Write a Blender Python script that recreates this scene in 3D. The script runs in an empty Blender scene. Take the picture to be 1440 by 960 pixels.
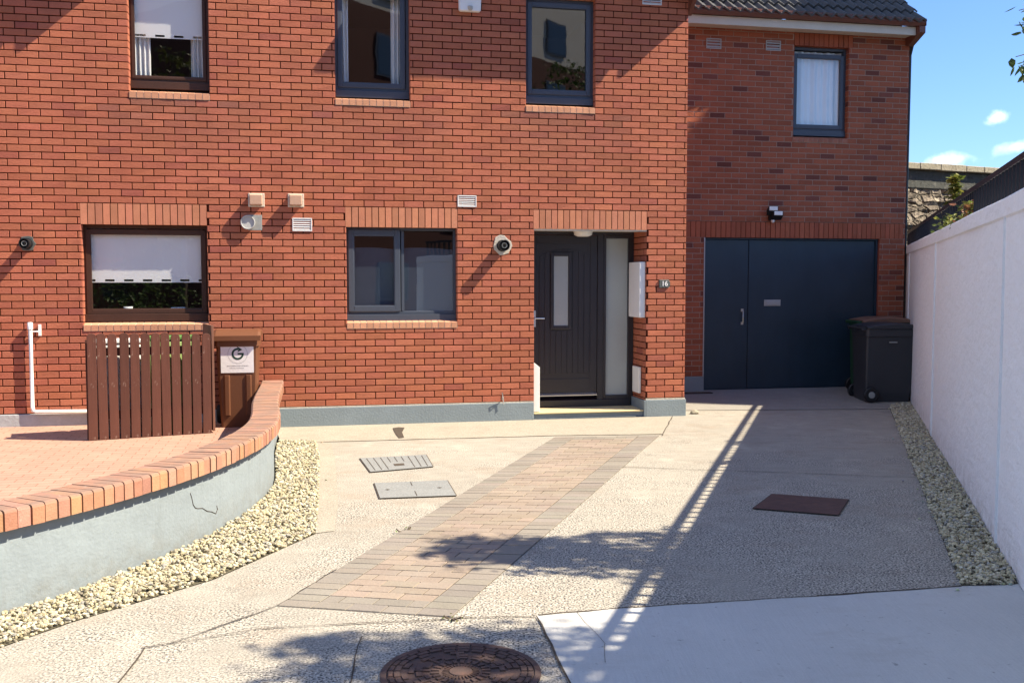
import bpy, math, random
from mathutils import Vector, noise
random.seed(7)
R = random.uniform
PI = math.pi
scene = bpy.context.scene
C = scene.collection

# ------------------------------------------------------------------ camera
cam_d = bpy.data.cameras.new("camera"); cam = bpy.data.objects.new("camera", cam_d); C.objects.link(cam)
cam.location = (0, 0, 1.65)
cam.rotation_euler = (math.radians(90 - 3.515), 0, 0)
cam_d.sensor_width = 36; cam_d.lens = 35.0; cam_d.clip_end = 2000; cam_d.clip_start = 0.05
scene.camera = cam
# ------------------------------------------------------------------ light
SUN_EL = math.radians(48.5); HX, HY = -0.9915, 0.1275          # direction the sunlight travels
world = bpy.data.worlds.new("World"); scene.world = world; world.use_nodes = True
wn = world.node_tree.nodes; wl = world.node_tree.links; wn.clear()
sky = wn.new("ShaderNodeTexSky"); sky.sky_type = 'NISHITA'; sky.sun_disc = False
sky.sun_elevation = SUN_EL; sky.sun_rotation = math.atan2(-HX, -HY)
sky.air_density = 1.0; sky.dust_density = 0.3; sky.ozone_density = 2.2; sky.altitude = 50
bg = wn.new("ShaderNodeBackground"); bg.inputs[1].default_value = 0.076
wo = wn.new("ShaderNodeOutputWorld"); wl.new(bg.outputs[0], wo.inputs[0])
tc = wn.new("ShaderNodeTexCoord")
nz = wn.new("ShaderNodeTexNoise"); nz.inputs["Scale"].default_value = 48; nz.inputs["Detail"].default_value = 5
wl.new(tc.outputs["Generated"], nz.inputs["Vector"])
def wmath(op, a, b=None):
    m = wn.new("ShaderNodeMath"); m.operation = op
    for i, v in enumerate((a, b)):
        if v is None: continue
        if isinstance(v, (int, float)): m.inputs[i].default_value = v
        else: wl.new(v, m.inputs[i])
    return m.outputs[0]
cloud = None
for cx, cz, sx, sz, amp in ((.4855, .163, .011, .008, .7), (.508, .133, .022, .007, .4), (.427, .120, .026, .008, .5),
                            (.2, -.9, 0, 0, 0)):
    if not amp: continue
    v = wn.new("ShaderNodeVectorMath"); v.operation = 'SUBTRACT'; wl.new(tc.outputs["Generated"], v.inputs[0])
    l = math.sqrt(1 + cx * cx + cz * cz); v.inputs[1].default_value = (cx / l, 1 / l, cz / l)
    s = wn.new("ShaderNodeVectorMath"); s.operation = 'MULTIPLY'; wl.new(v.outputs[0], s.inputs[0])
    s.inputs[1].default_value = (1 / sx, 1 / sx * .8, 1 / sz)
    ln = wn.new("ShaderNodeVectorMath"); ln.operation = 'LENGTH'; wl.new(s.outputs[0], ln.inputs[0])
    m = wmath('SUBTRACT', 1.0, ln.outputs["Value"])
    m = wmath('ADD', m, wmath('MULTIPLY', wmath('SUBTRACT', nz.outputs[0], .5), 3.4))
    mm = wn.new("ShaderNodeMapRange"); mm.interpolation_type = 'SMOOTHSTEP'; wl.new(m, mm.inputs[0])
    mm.inputs[1].default_value = 0; mm.inputs[2].default_value = 1.5; mm.inputs[4].default_value = amp
    cloud = mm.outputs[0] if cloud is None else wmath('MAXIMUM', cloud, mm.outputs[0])
# unseen broken cloud bank added at the left to brighten the white wall
sp = wn.new("ShaderNodeSeparateXYZ"); wl.new(tc.outputs["Generated"], sp.inputs[0])
nb = wn.new("ShaderNodeTexNoise"); nb.inputs["Scale"].default_value = 3.2; nb.inputs["Detail"].default_value = 6
wl.new(tc.outputs["Generated"], nb.inputs["Vector"])
bk = wn.new("ShaderNodeMapRange"); bk.interpolation_type = 'SMOOTHSTEP'; wl.new(nb.outputs[0], bk.inputs[0])
bk.inputs[1].default_value = .46; bk.inputs[2].default_value = .66
sel = wn.new("ShaderNodeMapRange"); sel.interpolation_type = 'SMOOTHSTEP'; wl.new(sp.outputs[0], sel.inputs[0])
sel.inputs[1].default_value = -.05; sel.inputs[2].default_value = -.5
cloud = wmath('MAXIMUM', cloud, wmath('MULTIPLY', wmath('MULTIPLY', bk.outputs[0], sel.outputs[0]), .75))
mx = wn.new("ShaderNodeMixRGB"); wl.new(cloud, mx.inputs[0]); tint = wn.new('ShaderNodeVectorMath'); tint.operation = 'MULTIPLY'; wl.new(sky.outputs[0], tint.inputs[0]); tint.inputs[1].default_value = (.70, .90, 1.24); wl.new(tint.outputs[0], mx.inputs[1]); mx.inputs[2].default_value = (13, 13.9, 15.2, 1)
wl.new(mx.outputs[0], bg.inputs[0])
sun_d = bpy.data.lights.new("sun", 'SUN'); sun_d.energy = 5.0; sun_d.angle = math.radians(.53); sun_d.color = (1, .87, .68)
sun = bpy.data.objects.new("sun", sun_d); C.objects.link(sun)
ce = math.cos(SUN_EL)
sun.rotation_euler = Vector((HX * ce, HY * ce, -math.sin(SUN_EL))).to_track_quat('-Z', 'Y').to_euler()
sun.location = (20, -3, 25)
vs = scene.view_settings; vs.view_transform = 'Standard'; vs.look = 'None'; vs.gamma = 1; vs.exposure = 1.28; vs.use_curve_mapping = False

# ------------------------------------------------------------------ helpers
class MB:
    def __init__(s): s.v = []; s.f = []; s.m = []; s.c = []
    def face(s, pts, mat=0, col=(1, 1, 1)):
        n = len(s.v); s.v.extend(tuple(p) for p in pts); s.f.append(tuple(range(n, n + len(pts)))); s.m.append(mat); s.c.append(col)
    def raw(s, vs_, fs, mat=0, col=(1, 1, 1)):
        n = len(s.v); s.v.extend(tuple(p) for p in vs_)
        for f in fs: s.f.append(tuple(i + n for i in f)); s.m.append(mat); s.c.append(col)
    def box(s, x0, x1, y0, y1, z0, z1, mat=0, col=(1, 1, 1), T=None):
        vs_ = [(x, y, z) for z in (z0, z1) for y in (y0, y1) for x in (x0, x1)]
        if T: vs_ = [T(*p) for p in vs_]
        s.raw(vs_, [(0, 2, 3, 1), (4, 5, 7, 6), (0, 1, 5, 4), (2, 6, 7, 3), (0, 4, 6, 2), (1, 3, 7, 5)], mat, col)
    def prism(s, poly, ax, a0, a1, mat=0, col=(1, 1, 1)):
        """poly of 2D points extruded along axis ax ('x','y','z'); 2D order is the remaining axes"""
        def P(p, a): return {'x': (a, p[0], p[1]), 'y': (p[0], a, p[1]), 'z': (p[0], p[1], a)}[ax]
        n = len(poly); vs_ = [P(p, a0) for p in poly] + [P(p, a1) for p in poly]
        fs = [tuple(range(n - 1, -1, -1)), tuple(range(n, 2 * n))] + [(i, (i + 1) % n, n + (i + 1) % n, n + i) for i in range(n)]
        s.raw(vs_, fs, mat, col)
    def tube(s, path, r, n=10, mat=0, col=(1, 1, 1), cap=True):
        path = [Vector(p) for p in path]; rs = r if isinstance(r, (list, tuple)) else [r] * len(path)
        vs_ = []; fs = []
        for i, p in enumerate(path):
            t = (path[min(i + 1, len(path) - 1)] - path[max(i - 1, 0)]).normalized()
            a = t.cross(Vector((0, 0, 1)));
            if a.length < 1e-3: a = Vector((1, 0, 0))
            a.normalize(); b = t.cross(a)
            for k in range(n):
                q = 2 * PI * k / n; vs_.append(p + (a * math.cos(q) + b * math.sin(q)) * rs[i])
        for i in range(len(path) - 1):
            for k in range(n): fs.append((i * n + k, i * n + (k + 1) % n, (i + 1) * n + (k + 1) % n, (i + 1) * n + k))
        if cap: fs += [tuple(range(n - 1, -1, -1)), tuple(range(len(vs_) - n, len(vs_)))]
        s.raw(vs_, fs, mat, col)
    def lathe(s, prof, c=(0, 0, 0), n=32, ax='z', mat=0, col=(1, 1, 1)):
        vs_ = []; fs = []
        for r, h in prof:
            for k in range(n):
                q = 2 * PI * k / n; x, y = r * math.cos(q), r * math.sin(q)
                p = {'z': (x, y, h), 'y': (x, h, y), 'x': (h, x, y)}[ax]; vs_.append((p[0] + c[0], p[1] + c[1], p[2] + c[2]))
        for i in range(len(prof) - 1):
            for k in range(n): fs.append((i * n + k, i * n + (k + 1) % n, (i + 1) * n + (k + 1) % n, (i + 1) * n + k))
        s.raw(vs_, fs, mat, col)
    def ring(s, x0, x1, z0, z1, wl_, wr, wb, wt, y0, y1, mat=0, col=(1, 1, 1)):
        """rectangular frame in the x-z plane, pieces butted"""
        s.box(x0, x0 + wl_, y0, y1, z0, z1, mat, col); s.box(x1 - wr, x1, y0, y1, z0, z1, mat, col)
        s.box(x0 + wl_, x1 - wr, y0, y1, z0, z0 + wb, mat, col); s.box(x0 + wl_, x1 - wr, y0, y1, z1 - wt, z1, mat, col)
    def build(s, name, mats, parent=None, loc=(0, 0, 0), rz=0, bevel=0, smooth=False, seg=2):
        me = bpy.data.meshes.new(name); me.from_pydata(s.v, [], s.f)
        if not isinstance(mats, (list, tuple)): mats = [mats]
        for m in mats: me.materials.append(m)
        me.polygons.foreach_set("material_index", s.m)
        at = me.color_attributes.new("Col", 'FLOAT_COLOR', 'CORNER'); buf = []
        for f, c in zip(s.f, s.c): buf.extend((c[0], c[1], c[2], 1.0) * len(f))
        at.data.foreach_set("color", buf)
        if smooth: me.polygons.foreach_set("use_smooth", [True] * len(s.f))
        me.update()
        o = bpy.data.objects.new(name, me); C.objects.link(o); o.location = loc; o.rotation_euler = (0, 0, rz)
        if parent: o.parent = parent
        if bevel:
            w = o.modifiers.new("weld", 'WELD'); w.merge_threshold = 1e-5
            b = o.modifiers.new("bevel", 'BEVEL'); b.width = bevel; b.segments = seg; b.limit_method = 'ANGLE'; b.angle_limit = math.radians(40)
        return o
def tag(o, label, cat, group=None):
    o["label"] = label; o["category"] = cat
    if group: o["group"] = group
    return o
def thing(name, label, cat, loc=(0, 0, 0), rz=0, group=None):
    o = bpy.data.objects.new(name, None); C.objects.link(o); o.location = loc; o.rotation_euler = (0, 0, rz); o.empty_display_size = .2
    return tag(o, label, cat, group)
def struct(o, kind="structure"): o["kind"] = kind; return o

# ------------------------------------------------------------------ materials
def lin(r, g, b):
    def f(c):
        c /= 255
        return c / 12.92 if c <= .04045 else ((c + .055) / 1.055) ** 2.4
    return (f(r), f(g), f(b))
class Mat:
    def __init__(s, name, base=(.5, .5, .5), rough=.6, metal=0, spec=.4):
        s.m = bpy.data.materials.new(name); s.m.use_nodes = True; nt = s.m.node_tree; s.n = nt.nodes; s.l = nt.links
        s.b = s.n["Principled BSDF"]; s.b.inputs["Base Color"].default_value = (*base, 1); s.b.inputs["Roughness"].default_value = rough
        s.b.inputs["Metallic"].default_value = metal; s.b.inputs["Specular IOR Level"].default_value = spec
        s.base = base; s.col = None; s.tc = s.n.new("ShaderNodeTexCoord"); s.h = None
    def vec(s, scale=(1, 1, 1), rot=(0, 0, 0)):
        mp = s.n.new("ShaderNodeMapping"); s.l.new(s.tc.outputs["Object"], mp.inputs[0])
        mp.inputs["Scale"].default_value = scale; mp.inputs["Rotation"].default_value = rot; return mp.outputs[0]
    def noise(s, scale, detail=4, vscale=(1, 1, 1), rough=.55, dist=0):
        t = s.n.new("ShaderNodeTexNoise"); t.inputs["Scale"].default_value = scale; t.inputs["Detail"].default_value = detail
        t.inputs["Roughness"].default_value = rough; t.inputs["Distortion"].default_value = dist; s.l.new(s.vec(vscale), t.inputs["Vector"]); return t.outputs[0]
    def voro(s, scale, feat='F1', out="Distance", vscale=(1, 1, 1), rnd=1):
        t = s.n.new("ShaderNodeTexVoronoi"); t.feature = feat; t.inputs["Scale"].default_value = scale; t.inputs["Randomness"].default_value = rnd
        s.l.new(s.vec(vscale), t.inputs["Vector"]); return t.outputs[out]
    def remap(s, o, a, b, c=0, d=1):
        m = s.n.new("ShaderNodeMapRange"); s.l.new(o, m.inputs[0])
        for i, v in enumerate((a, b, c, d)): m.inputs[i + 1].default_value = v
        return m.outputs[0]
    def attr(s):
        a = s.n.new("ShaderNodeAttribute"); a.attribute_name = "Col"; return a.outputs["Color"]
    def start(s, c): s.col = c; return s
    def _c(s):
        if s.col is None:
            r = s.n.new("ShaderNodeRGB"); r.outputs[0].default_value = (*s.base, 1); s.col = r.outputs[0]
        return s.col
    def mul(s, fac_out, lo, hi):
        """multiply the colour by lo..hi following a 0..1 output"""
        v = s.remap(fac_out, 0, 1, lo, hi); c = s._c()
        m = s.n.new("ShaderNodeVectorMath"); m.operation = 'SCALE'; s.l.new(c, m.inputs[0]); s.l.new(v, m.inputs["Scale"]); s.col = m.outputs[0]; return s
    def mix(s, fac_out, colour):
        m = s.n.new("ShaderNodeMixRGB"); s.l.new(fac_out, m.inputs[0]); s.l.new(s._c(), m.inputs[1])
        if isinstance(colour, tuple): m.inputs[2].default_value = (*colour, 1)
        else: s.l.new(colour, m.inputs[2])
        s.col = m.outputs[0]; return s
    def bump(s, o, dist, strength=1):
        b = s.n.new("ShaderNodeBump"); b.inputs["Distance"].default_value = dist; b.inputs["Strength"].default_value = strength
        s.l.new(o, b.inputs["Height"])
        if s.h is not None: s.l.new(s.h, b.inputs["Normal"])
        s.h = b.outputs[0]; return s
    def rough(s, o, a, b): s.l.new(s.remap(o, 0, 1, a, b), s.b.inputs["Roughness"]); return s
    def done(s):
        if s.col is not None: s.l.new(s.col, s.b.inputs["Base Color"])
        if s.h is not None: s.l.new(s.h, s.b.inputs["Normal"])
        return s.m

def m_brick(name):
    m = Mat(name, rough=.9, spec=.2); m.start(m.attr())
    m.mul(m.noise(3.0, 5), .84, 1.16); m.mul(m.noise(2.0, 6, (1, 1, .22), .65), .82, 1.14); m.mul(m.noise(60, 4, (1, 1, 3)), .72, 1.26)
    m.mix(m.remap(m.noise(22, 5), .66, .8, 0, .25), (.62, .36, .26))
    m.bump(m.noise(38, 5, (1, 1, 3.2), .65, .6), .006, .9)
    return m.done()
BRICK = m_brick("brick"); BRICK_G = m_brick("garage brick")
def m_mortar(name, col):
    m = Mat(name, col, .95, spec=.1); m.mul(m.noise(2.5, 4), .75, 1.2); m.mul(m.noise(120, 3), .7, 1.25); m.bump(m.noise(150, 3), .003); return m.done()
MORTAR = m_mortar("red mortar", (.060, .014, .007)); MORTAR_G = m_mortar("pale mortar", (.40, .28, .22))
def m_smooth_brick(name):
    m = Mat(name, rough=.85, spec=.2); m.start(m.attr()); m.mul(m.noise(9, 5), .8, 1.2); m.mul(m.noise(90, 3), .85, 1.15)
    m.mix(m.remap(m.noise(30, 5), .64, .82, 0, .3), (.5, .42, .34)); m.bump(m.noise(120, 4), .002); return m.done()
SOLDIER = m_smooth_brick("soldier brick")
def m_far_brick():
    m = Mat("far brick", (.3, .09, .05), .9, spec=.2)
    t = m.n.new("ShaderNodeTexBrick"); m.l.new(m.vec((1, 1, 1), (PI / 2, 0, 0)), t.inputs["Vector"])
    t.inputs["Scale"].default_value = 1; t.inputs["Brick Width"].default_value = .225; t.inputs["Row Height"].default_value = .075; t.inputs["Mortar Size"].default_value = .006
    t.inputs["Color1"].default_value = (.36, .105, .06, 1); t.inputs["Color2"].default_value = (.24, .065, .04, 1); t.inputs["Mortar"].default_value = (.14, .06, .04, 1)
    m.start(t.outputs[0]); return m.done()
FARBRICK = m_far_brick()
def m_paint(name, col, rough=.55, dirt=.12, bump=.0015, sc=60, spec=.35):
    m = Mat(name, col, rough, spec=spec); m.mul(m.noise(3.5, 5), 1 - dirt, 1 + dirt * .6); m.mul(m.noise(sc, 4), 1 - dirt * .5, 1 + dirt * .4); m.bump(m.noise(sc, 4), bump); return m.done()
PLINTH = m_paint("plinth paint", (.215, .262, .285), .7, .2, .004, 45)
PLINTH_W = m_paint("worn plinth paint", (.40, .42, .43), .8, .35, .004, 30)
def m_render():
    m = Mat("wall render", (.238, .282, .305), .8, spec=.25); m.mul(m.noise(2.2, 5), .86, 1.1); m.mul(m.noise(26, 5, (1, 1, .35)), .9, 1.07)
    m.mix(m.remap(m.noise(7, 6, (1, 1, 1), .7), .62, .76, 0, .35), (.36, .36, .33)); m.bump(m.noise(55, 4), .003)
    sx = m.n.new("ShaderNodeSeparateXYZ"); m.l.new(m.tc.outputs["Object"], sx.inputs[0]); lo = m.remap(sx.outputs[2], .03, .20, 1, 0)
    q = m.n.new("ShaderNodeMath"); q.operation = 'MULTIPLY'; m.l.new(lo, q.inputs[0]); m.l.new(m.remap(m.noise(9, 6, rough=.7), .4, .7, .05, .6), q.inputs[1]); m.mix(q.outputs[0], (.17, .165, .14))
    m.mix(m.remap(m.noise(5, 6, (1, 1, .18), .7), .6, .75, 0, .3), (.15, .17, .17)); m.bump(m.noise(5, 3), .012); return m.done()
RENDER = m_render()
def m_white():
    m = Mat("white masonry paint", (.88, .88, .875), .75, spec=.25); m.mul(m.noise(1.1, 4), .93, 1.04)
    m.mul(m.noise(34, 4, (1, 1, .10)), .94, 1.04); m.mul(m.noise(60, 4), .95, 1.04)
    m.mix(m.remap(m.noise(4, 6, (1, 1, .35), .7), .64, .85, 0, .3), (.5, .49, .46))
    sx = m.n.new("ShaderNodeSeparateXYZ"); m.l.new(m.tc.outputs["Object"], sx.inputs[0])
    lo = m.remap(sx.outputs[2], .02, .26, 1, 0); q = m.n.new("ShaderNodeMath"); q.operation = 'MULTIPLY'; m.l.new(lo, q.inputs[0]); m.l.new(m.remap(m.noise(7, 6, rough=.7), .42, .7, 0, .55), q.inputs[1]); m.mix(q.outputs[0], (.40, .37, .31))
    m.bump(m.noise(40, 4), .006); m.bump(m.noise(60, 3, (1, 1, .12)), .004); m.bump(m.noise(6, 4, (1, 1, 2)), .018); return m.done()
WHITEWALL = m_white()
WHITE = m_paint("white plastic", (.78, .78, .76), .45, .08); CREAM = m_paint("cream paint", (.62, .57, .46), .6, .18)
GREYF = m_paint("grey window frame", (.062, .075, .10), .38, .12, .0006, 80)
BROWNF = m_paint("brown window frame", (.060, .027, .017), .5, .3, .001, 40)
DOORP = m_paint("front door paint", (.036, .034, .040), .36, .15, .0006, 70)
def m_navy():
    m = Mat("garage door paint", (.020, .039, .058), .42, spec=.45); m.mul(m.noise(1.6, 5), .7, 1.3); m.mul(m.noise(8, 4, (1, 1, .2)), .85, 1.15)
    m.rough(m.noise(5, 4), .3, .6); m.bump(m.noise(2.2, 3), .012, .6); m.bump(m.noise(110, 3), .001); return m.done()
NAVY = m_navy()
BROWNP = m_paint("brown gutter paint", (.155, .058, .038), .4, .2, .0008, 30)
TAN = m_paint("tan plastic", (.52, .33, .23), .5, .12)
GREYM = m_paint("grey vent metal", (.42, .42, .40), .5, .25); GALV = m_paint("weathered steel", (.30, .31, .30), .45, .3)
BLACKP = m_paint("black plastic", (.014, .015, .017), .45, .2, .0006); VOID = m_paint("dark opening", (.006, .006, .006), .9, 0)
CHROME = Mat("brushed metal", (.62, .62, .62), .28, 1).done(); LAMP = m_paint("lamp lens", (.8, .8, .78), .25, .04)
MORT_L = m_paint("pale mortar patch", (.55, .50, .42), .95, .3, .006, 50)
def m_wood():
    m = Mat("stained board", (.080, .032, .022), .7, spec=.25); m.start(m.attr()); m.mul(m.noise(22, 5, (1, 1, .06)), .7, 1.3); m.mul(m.noise(5, 4), .8, 1.2)
    m.mix(m.remap(m.noise(26, 6, (1, 1, .4), .7), .61, .70, 0, .6), (.34, .24, .19)); m.bump(m.noise(40, 4, (1, 1, .08)), .003); return m.done()
WOOD = m_wood()
def m_conc(name, base, light, dark, sc=48, b=.005, big=(.84, 1.1)):
    m = Mat(name, base, .92, spec=.2); m.mul(m.noise(.9, 5), *big); m.mul(m.noise(5, 6), .84, 1.14)
    m.mix(m.remap(m.noise(sc, 3, (1, 1, 1), .6), .56, .68, 0, .85), light); m.mix(m.remap(m.noise(sc * 1.35, 3, (1.03, .97, 1), .6), .57, .66, 0, .9), dark)
    m.mix(m.remap(m.noise(1.7, 6, (1, 1, 1), .7), .56, .75, 0, .5), tuple(c * .72 for c in base))
    m.bump(m.noise(sc, 4, (1, 1, 1), .7), b); return m.done()
def m_agg():
    m = Mat("exposed aggregate concrete", (.345, .322, .272), .92, spec=.2); m.mul(m.noise(.7, 5), .80, 1.14); m.mul(m.noise(5, 6, (1, 1.6, 1)), .76, 1.2)
    m.mix(m.remap(m.noise(1.3, 6, (1, 1.4, 1), .7), .53, .72, 0, .55), (.27, .205, .15)); m.mix(m.remap(m.noise(2.6, 6, (1, 1, 1), .75), .56, .74, 0, .6), (.20, .18, .15))
    m.mix(m.remap(m.noise(1.9, 4, (1.3, 1, 1), .6), .57, .75, 0, .7), (.47, .43, .36))
    sx = m.n.new("ShaderNodeSeparateXYZ"); m.l.new(m.tc.outputs["Object"], sx.inputs[0]); near = m.remap(sx.outputs[1], 10.2, 6.4, -.10, .10)
    ad = m.n.new("ShaderNodeMath"); ad.operation = 'ADD'; m.l.new(m.noise(1.4, 6, rough=.65), ad.inputs[0]); m.l.new(near, ad.inputs[1]); ad2 = m.n.new("ShaderNodeMath"); ad2.operation = 'ADD'; m.l.new(ad.outputs[0], ad2.inputs[0]); m.l.new(m.remap(sx.outputs[0], -1.6, .2, -.09, .03), ad2.inputs[1]); wear = m.remap(ad2.outputs[0], .42, .64, .15, 1)
    def gated(o):
        q = m.n.new("ShaderNodeMath"); q.operation = 'MULTIPLY'; m.l.new(o, q.inputs[0]); m.l.new(wear, q.inputs[1]); return q.outputs[0]
    a = m.noise(84, 1.5, rough=.5); m.mix(gated(m.remap(a, .545, .61, 0, .8)), (.62, .58, .50)); b = m.noise(78, 1.5, (1.05, .96, 1.3), .5); m.mix(gated(m.remap(b, .53, .58, 0, .92)), (.060, .060, .058))
    m.bump(a, .006); return m.done()
AGG = m_agg()
CONC = m_conc("worn smooth concrete", (.345, .315, .255), (.46, .43, .36), (.17, .155, .13), 60, .004)
def m_foot():
    m = Mat("new footpath concrete", (.50, .505, .485), .9, spec=.2); m.mul(m.noise(1.2, 6, rough=.65), .82, 1.12); m.mul(m.noise(70, 3, (1.2, .08, 1)), .93, 1.06); m.mul(m.noise(130, 3), .88, 1.10)
    m.mix(m.remap(m.noise(3.2, 6, rough=.75), .57, .78, 0, .5), (.36, .35, .32)); m.mix(m.remap(m.noise(24, 5), .66, .73, 0, .6), (.18, .18, .17)); m.mix(m.remap(m.noise(1.5, 6, (1, 2.2, 1), .7), .54, .68, 0, .45), (.40, .385, .35))
    m.bump(m.noise(80, 3, (1.2, .08, 1)), .0015); m.bump(m.noise(120, 3), .0015); return m.done()
FOOT = m_foot()
APRON = m_conc("apron concrete", (.29, .275, .245), (.36, .34, .30), (.19, .18, .16), 60, .003)
DIRT = m_paint("joint dirt", (.075, .06, .045), 1, .4, .004, 60)
ROADM = m_conc("road asphalt", (.06, .06, .06), (.1, .1, .1), (.03, .03, .03), 60, .004)
def m_attr(name, rough=.85, n1=.15, sc=40, b=.003, spec=.25):
    m = Mat(name, rough=rough, spec=spec); m.start(m.attr()); m.mul(m.noise(7, 4), 1 - n1, 1 + n1); m.mul(m.noise(sc, 4), 1 - n1, 1 + n1); m.bump(m.noise(sc, 4), b); return m.done()
def m_paver():
    m = Mat("paving brick", rough=.9, spec=.2); m.start(m.attr()); m.mul(m.noise(1.6, 5), .8, 1.2); m.mul(m.noise(70, 4), .84, 1.16)
    m.mix(m.remap(m.noise(2.2, 6, rough=.7), .5, .72, 0, .55), (.27, .245, .21)); m.bump(m.noise(70, 4), .003); return m.done()
PAVER = m_paver(); STONE = m_attr("gravel stone", .9, .12, 60, .003)
def m_patio():
    m = Mat("patio paving", (.42, .23, .15), .9, spec=.2)
    t = m.n.new("ShaderNodeTexBrick"); m.l.new(m.vec((1, 1, 1), (0, 0, math.radians(-11.7))), t.inputs["Vector"])
    t.inputs["Scale"].default_value = 1; t.inputs["Brick Width"].default_value = .203; t.inputs["Row Height"].default_value = .102; t.inputs["Mortar Size"].default_value = .0045
    t.inputs["Color1"].default_value = (.43, .26, .195, 1); t.inputs["Color2"].default_value = (.39, .23, .17, 1); t.inputs["Mortar"].default_value = (.25, .14, .09, 1)
    m.start(t.outputs[0]); m.mul(m.noise(2.4, 5), .82, 1.15); m.mul(m.noise(60, 4), .87, 1.12); m.bump(m.noise(70, 4), .003)
    m.mix(m.remap(m.noise(5, 6, (1, 1, 1), .7), .6, .78, 0, .4), (.38, .26, .19)); return m.done()
PATIO = m_patio()
def m_tile():
    m = Mat("roof tile", (.10, .10, .10), .85, spec=.2); m.mul(m.noise(4, 5), .75, 1.25); m.mul(m.noise(40, 4), .8, 1.2); m.bump(m.noise(60, 4), .003); return m.done()
TILE = m_tile()
def m_rust(name="rusty iron", base=(.105, .058, .045)):
    m = Mat(name, base, .7, .25, .4); m.mul(m.noise(9, 6), .6, 1.5); m.mix(m.remap(m.noise(16, 6), .5, .75, 0, .6), (.17, .085, .055)); m.bump(m.noise(90, 4), .002); return m.done()
RUST = m_rust(); IRON = m_rust("cast iron", (.085, .058, .05))
def m_rubble():
    m = Mat("rubble stone", (.27, .23, .18), .95, spec=.15)
    cell = m.voro(3.6, 'F1', 'Color', (1, 1, 2.1)); d = m.voro(3.6, 'DISTANCE_TO_EDGE', 'Distance', (1, 1, 2.1))
    g = m.n.new("ShaderNodeSeparateColor"); m.l.new(cell, g.inputs[0]); m.mul(g.outputs[0], .6, 1.45); m.mul(m.noise(14, 5), .7, 1.3)
    m.mix(m.remap(d, .0, .06, .75, 0), (.36, .33, .27)); m.bump(m.remap(d, 0, .16, 0, 1), .12, 1); m.bump(m.noise(18, 5), .04); return m.done()
RUBBLE = m_rubble(); COPING = m_conc("coping stone", (.36, .33, .25), (.46, .43, .34), (.2, .18, .14), 14, .01)
CEMENT = m_conc("cement band", (.10, .105, .095), (.17, .17, .15), (.06, .06, .055), 9, .02)
def m_leaf(name):
    m = Mat(name, rough=.5, spec=.35); m.start(m.attr()); m.mul(m.noise(30, 3), .8, 1.2); m.b.inputs["Subsurface Weight"].default_value = 0
    tr = m.n.new("ShaderNodeBsdfTranslucent"); ad = m.n.new("ShaderNodeMixShader"); ad.inputs[0].default_value = .3
    m.done(); m.l.new(m.col, tr.inputs[0]); m.l.new(m.b.outputs[0], ad.inputs[1]); m.l.new(tr.outputs[0], ad.inputs[2])
    m.l.new(ad.outputs[0], m.n["Material Output"].inputs[0]); return m.m
LEAF = m_leaf("leaf"); BARK = m_paint("bark", (.10, .075, .055), .95, .3, .01, 30)
def m_glass(name, tint=(.96, .97, .97)):
    m = bpy.data.materials.new(name); m.use_nodes = True; n = m.node_tree.nodes; l = m.node_tree.links; n.clear()
    out = n.new("ShaderNodeOutputMaterial"); mx_ = n.new("ShaderNodeMixShader"); lw = n.new("ShaderNodeLayerWeight"); lw.inputs[0].default_value = .5; pwn = n.new("ShaderNodeMath"); pwn.operation = 'POWER'; l.new(lw.outputs["Facing"], pwn.inputs[0]); pwn.inputs[1].default_value = 5; fr = n.new("ShaderNodeMapRange"); l.new(pwn.outputs[0], fr.inputs[0]); fr.inputs[3].default_value = .15; fr.inputs[4].default_value = 1
    tr = n.new("ShaderNodeBsdfTransparent"); tr.inputs[0].default_value = (*tint, 1); gl = n.new("ShaderNodeBsdfGlossy"); gl.inputs["Roughness"].default_value = .012
    tcn = n.new("ShaderNodeTexCoord"); nn = n.new("ShaderNodeTexNoise"); nn.inputs["Scale"].default_value = 1.7; l.new(tcn.outputs["Object"], nn.inputs["Vector"])
    bp = n.new("ShaderNodeBump"); bp.inputs["Distance"].default_value = .006; bp.inputs["Strength"].default_value = .12; l.new(nn.outputs[0], bp.inputs["Height"]); l.new(bp.outputs[0], gl.inputs["Normal"])
    l.new(fr.outputs[0], mx_.inputs[0]); l.new(tr.outputs[0], mx_.inputs[1]); l.new(gl.outputs[0], mx_.inputs[2]); l.new(mx_.outputs[0], out.inputs[0]); return m
GLASS = m_glass("window glass")
FROST = m_paint("frosted glass", (.36, .40, .40), .25, .1, .0015, 90, .6)
BLIND = m_paint("white blind", (.84, .85, .85), .8, .05, .0008, 200); CURTAIN = m_paint("net curtain", (.82, .83, .83), .9, .08, .001, 150)
FILM = m_paint("grey blue blind", (.032, .052, .085), .6, .12, .0006, 120, .3)
ROOM = m_paint("room plaster", (.20, .19, .18), .9, .05)
GREEN = m_paint("green plastic", (.10, .22, .05), .5, .15); DKGREEN = m_paint("dark green plastic", (.02, .07, .035), .4, .15)
BINBROWN = m_paint("brown bin plastic", (.145, .060, .030), .42, .14, .0008, 60); BINDARK = m_paint("charcoal bin plastic", (.035, .038, .044), .42, .16, .0008, 60)
LIDBROWN = m_paint("brown lid plastic", (.20, .11, .075), .5, .15)
PAPER = m_paint("white sticker", (.80, .80, .79), .5, .03); INKGREEN = m_paint("dark green print", (.012, .05, .035), .6, .05); INKGREY = m_paint("grey print", (.32, .33, .33), .6, .05)
PLATE = m_paint("grey number plate", (.10, .11, .10), .4, .15); TILEY = m_paint("cream step tile", (.60, .50, .28), .6, .15)
APT = m_paint("cream apartment render", (.50, .48, .44), .85, .08, .002, 30); DKGLASS = m_paint("dark pane", (.02, .03, .045), .08, .05, 0, 10, .8)
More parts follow.
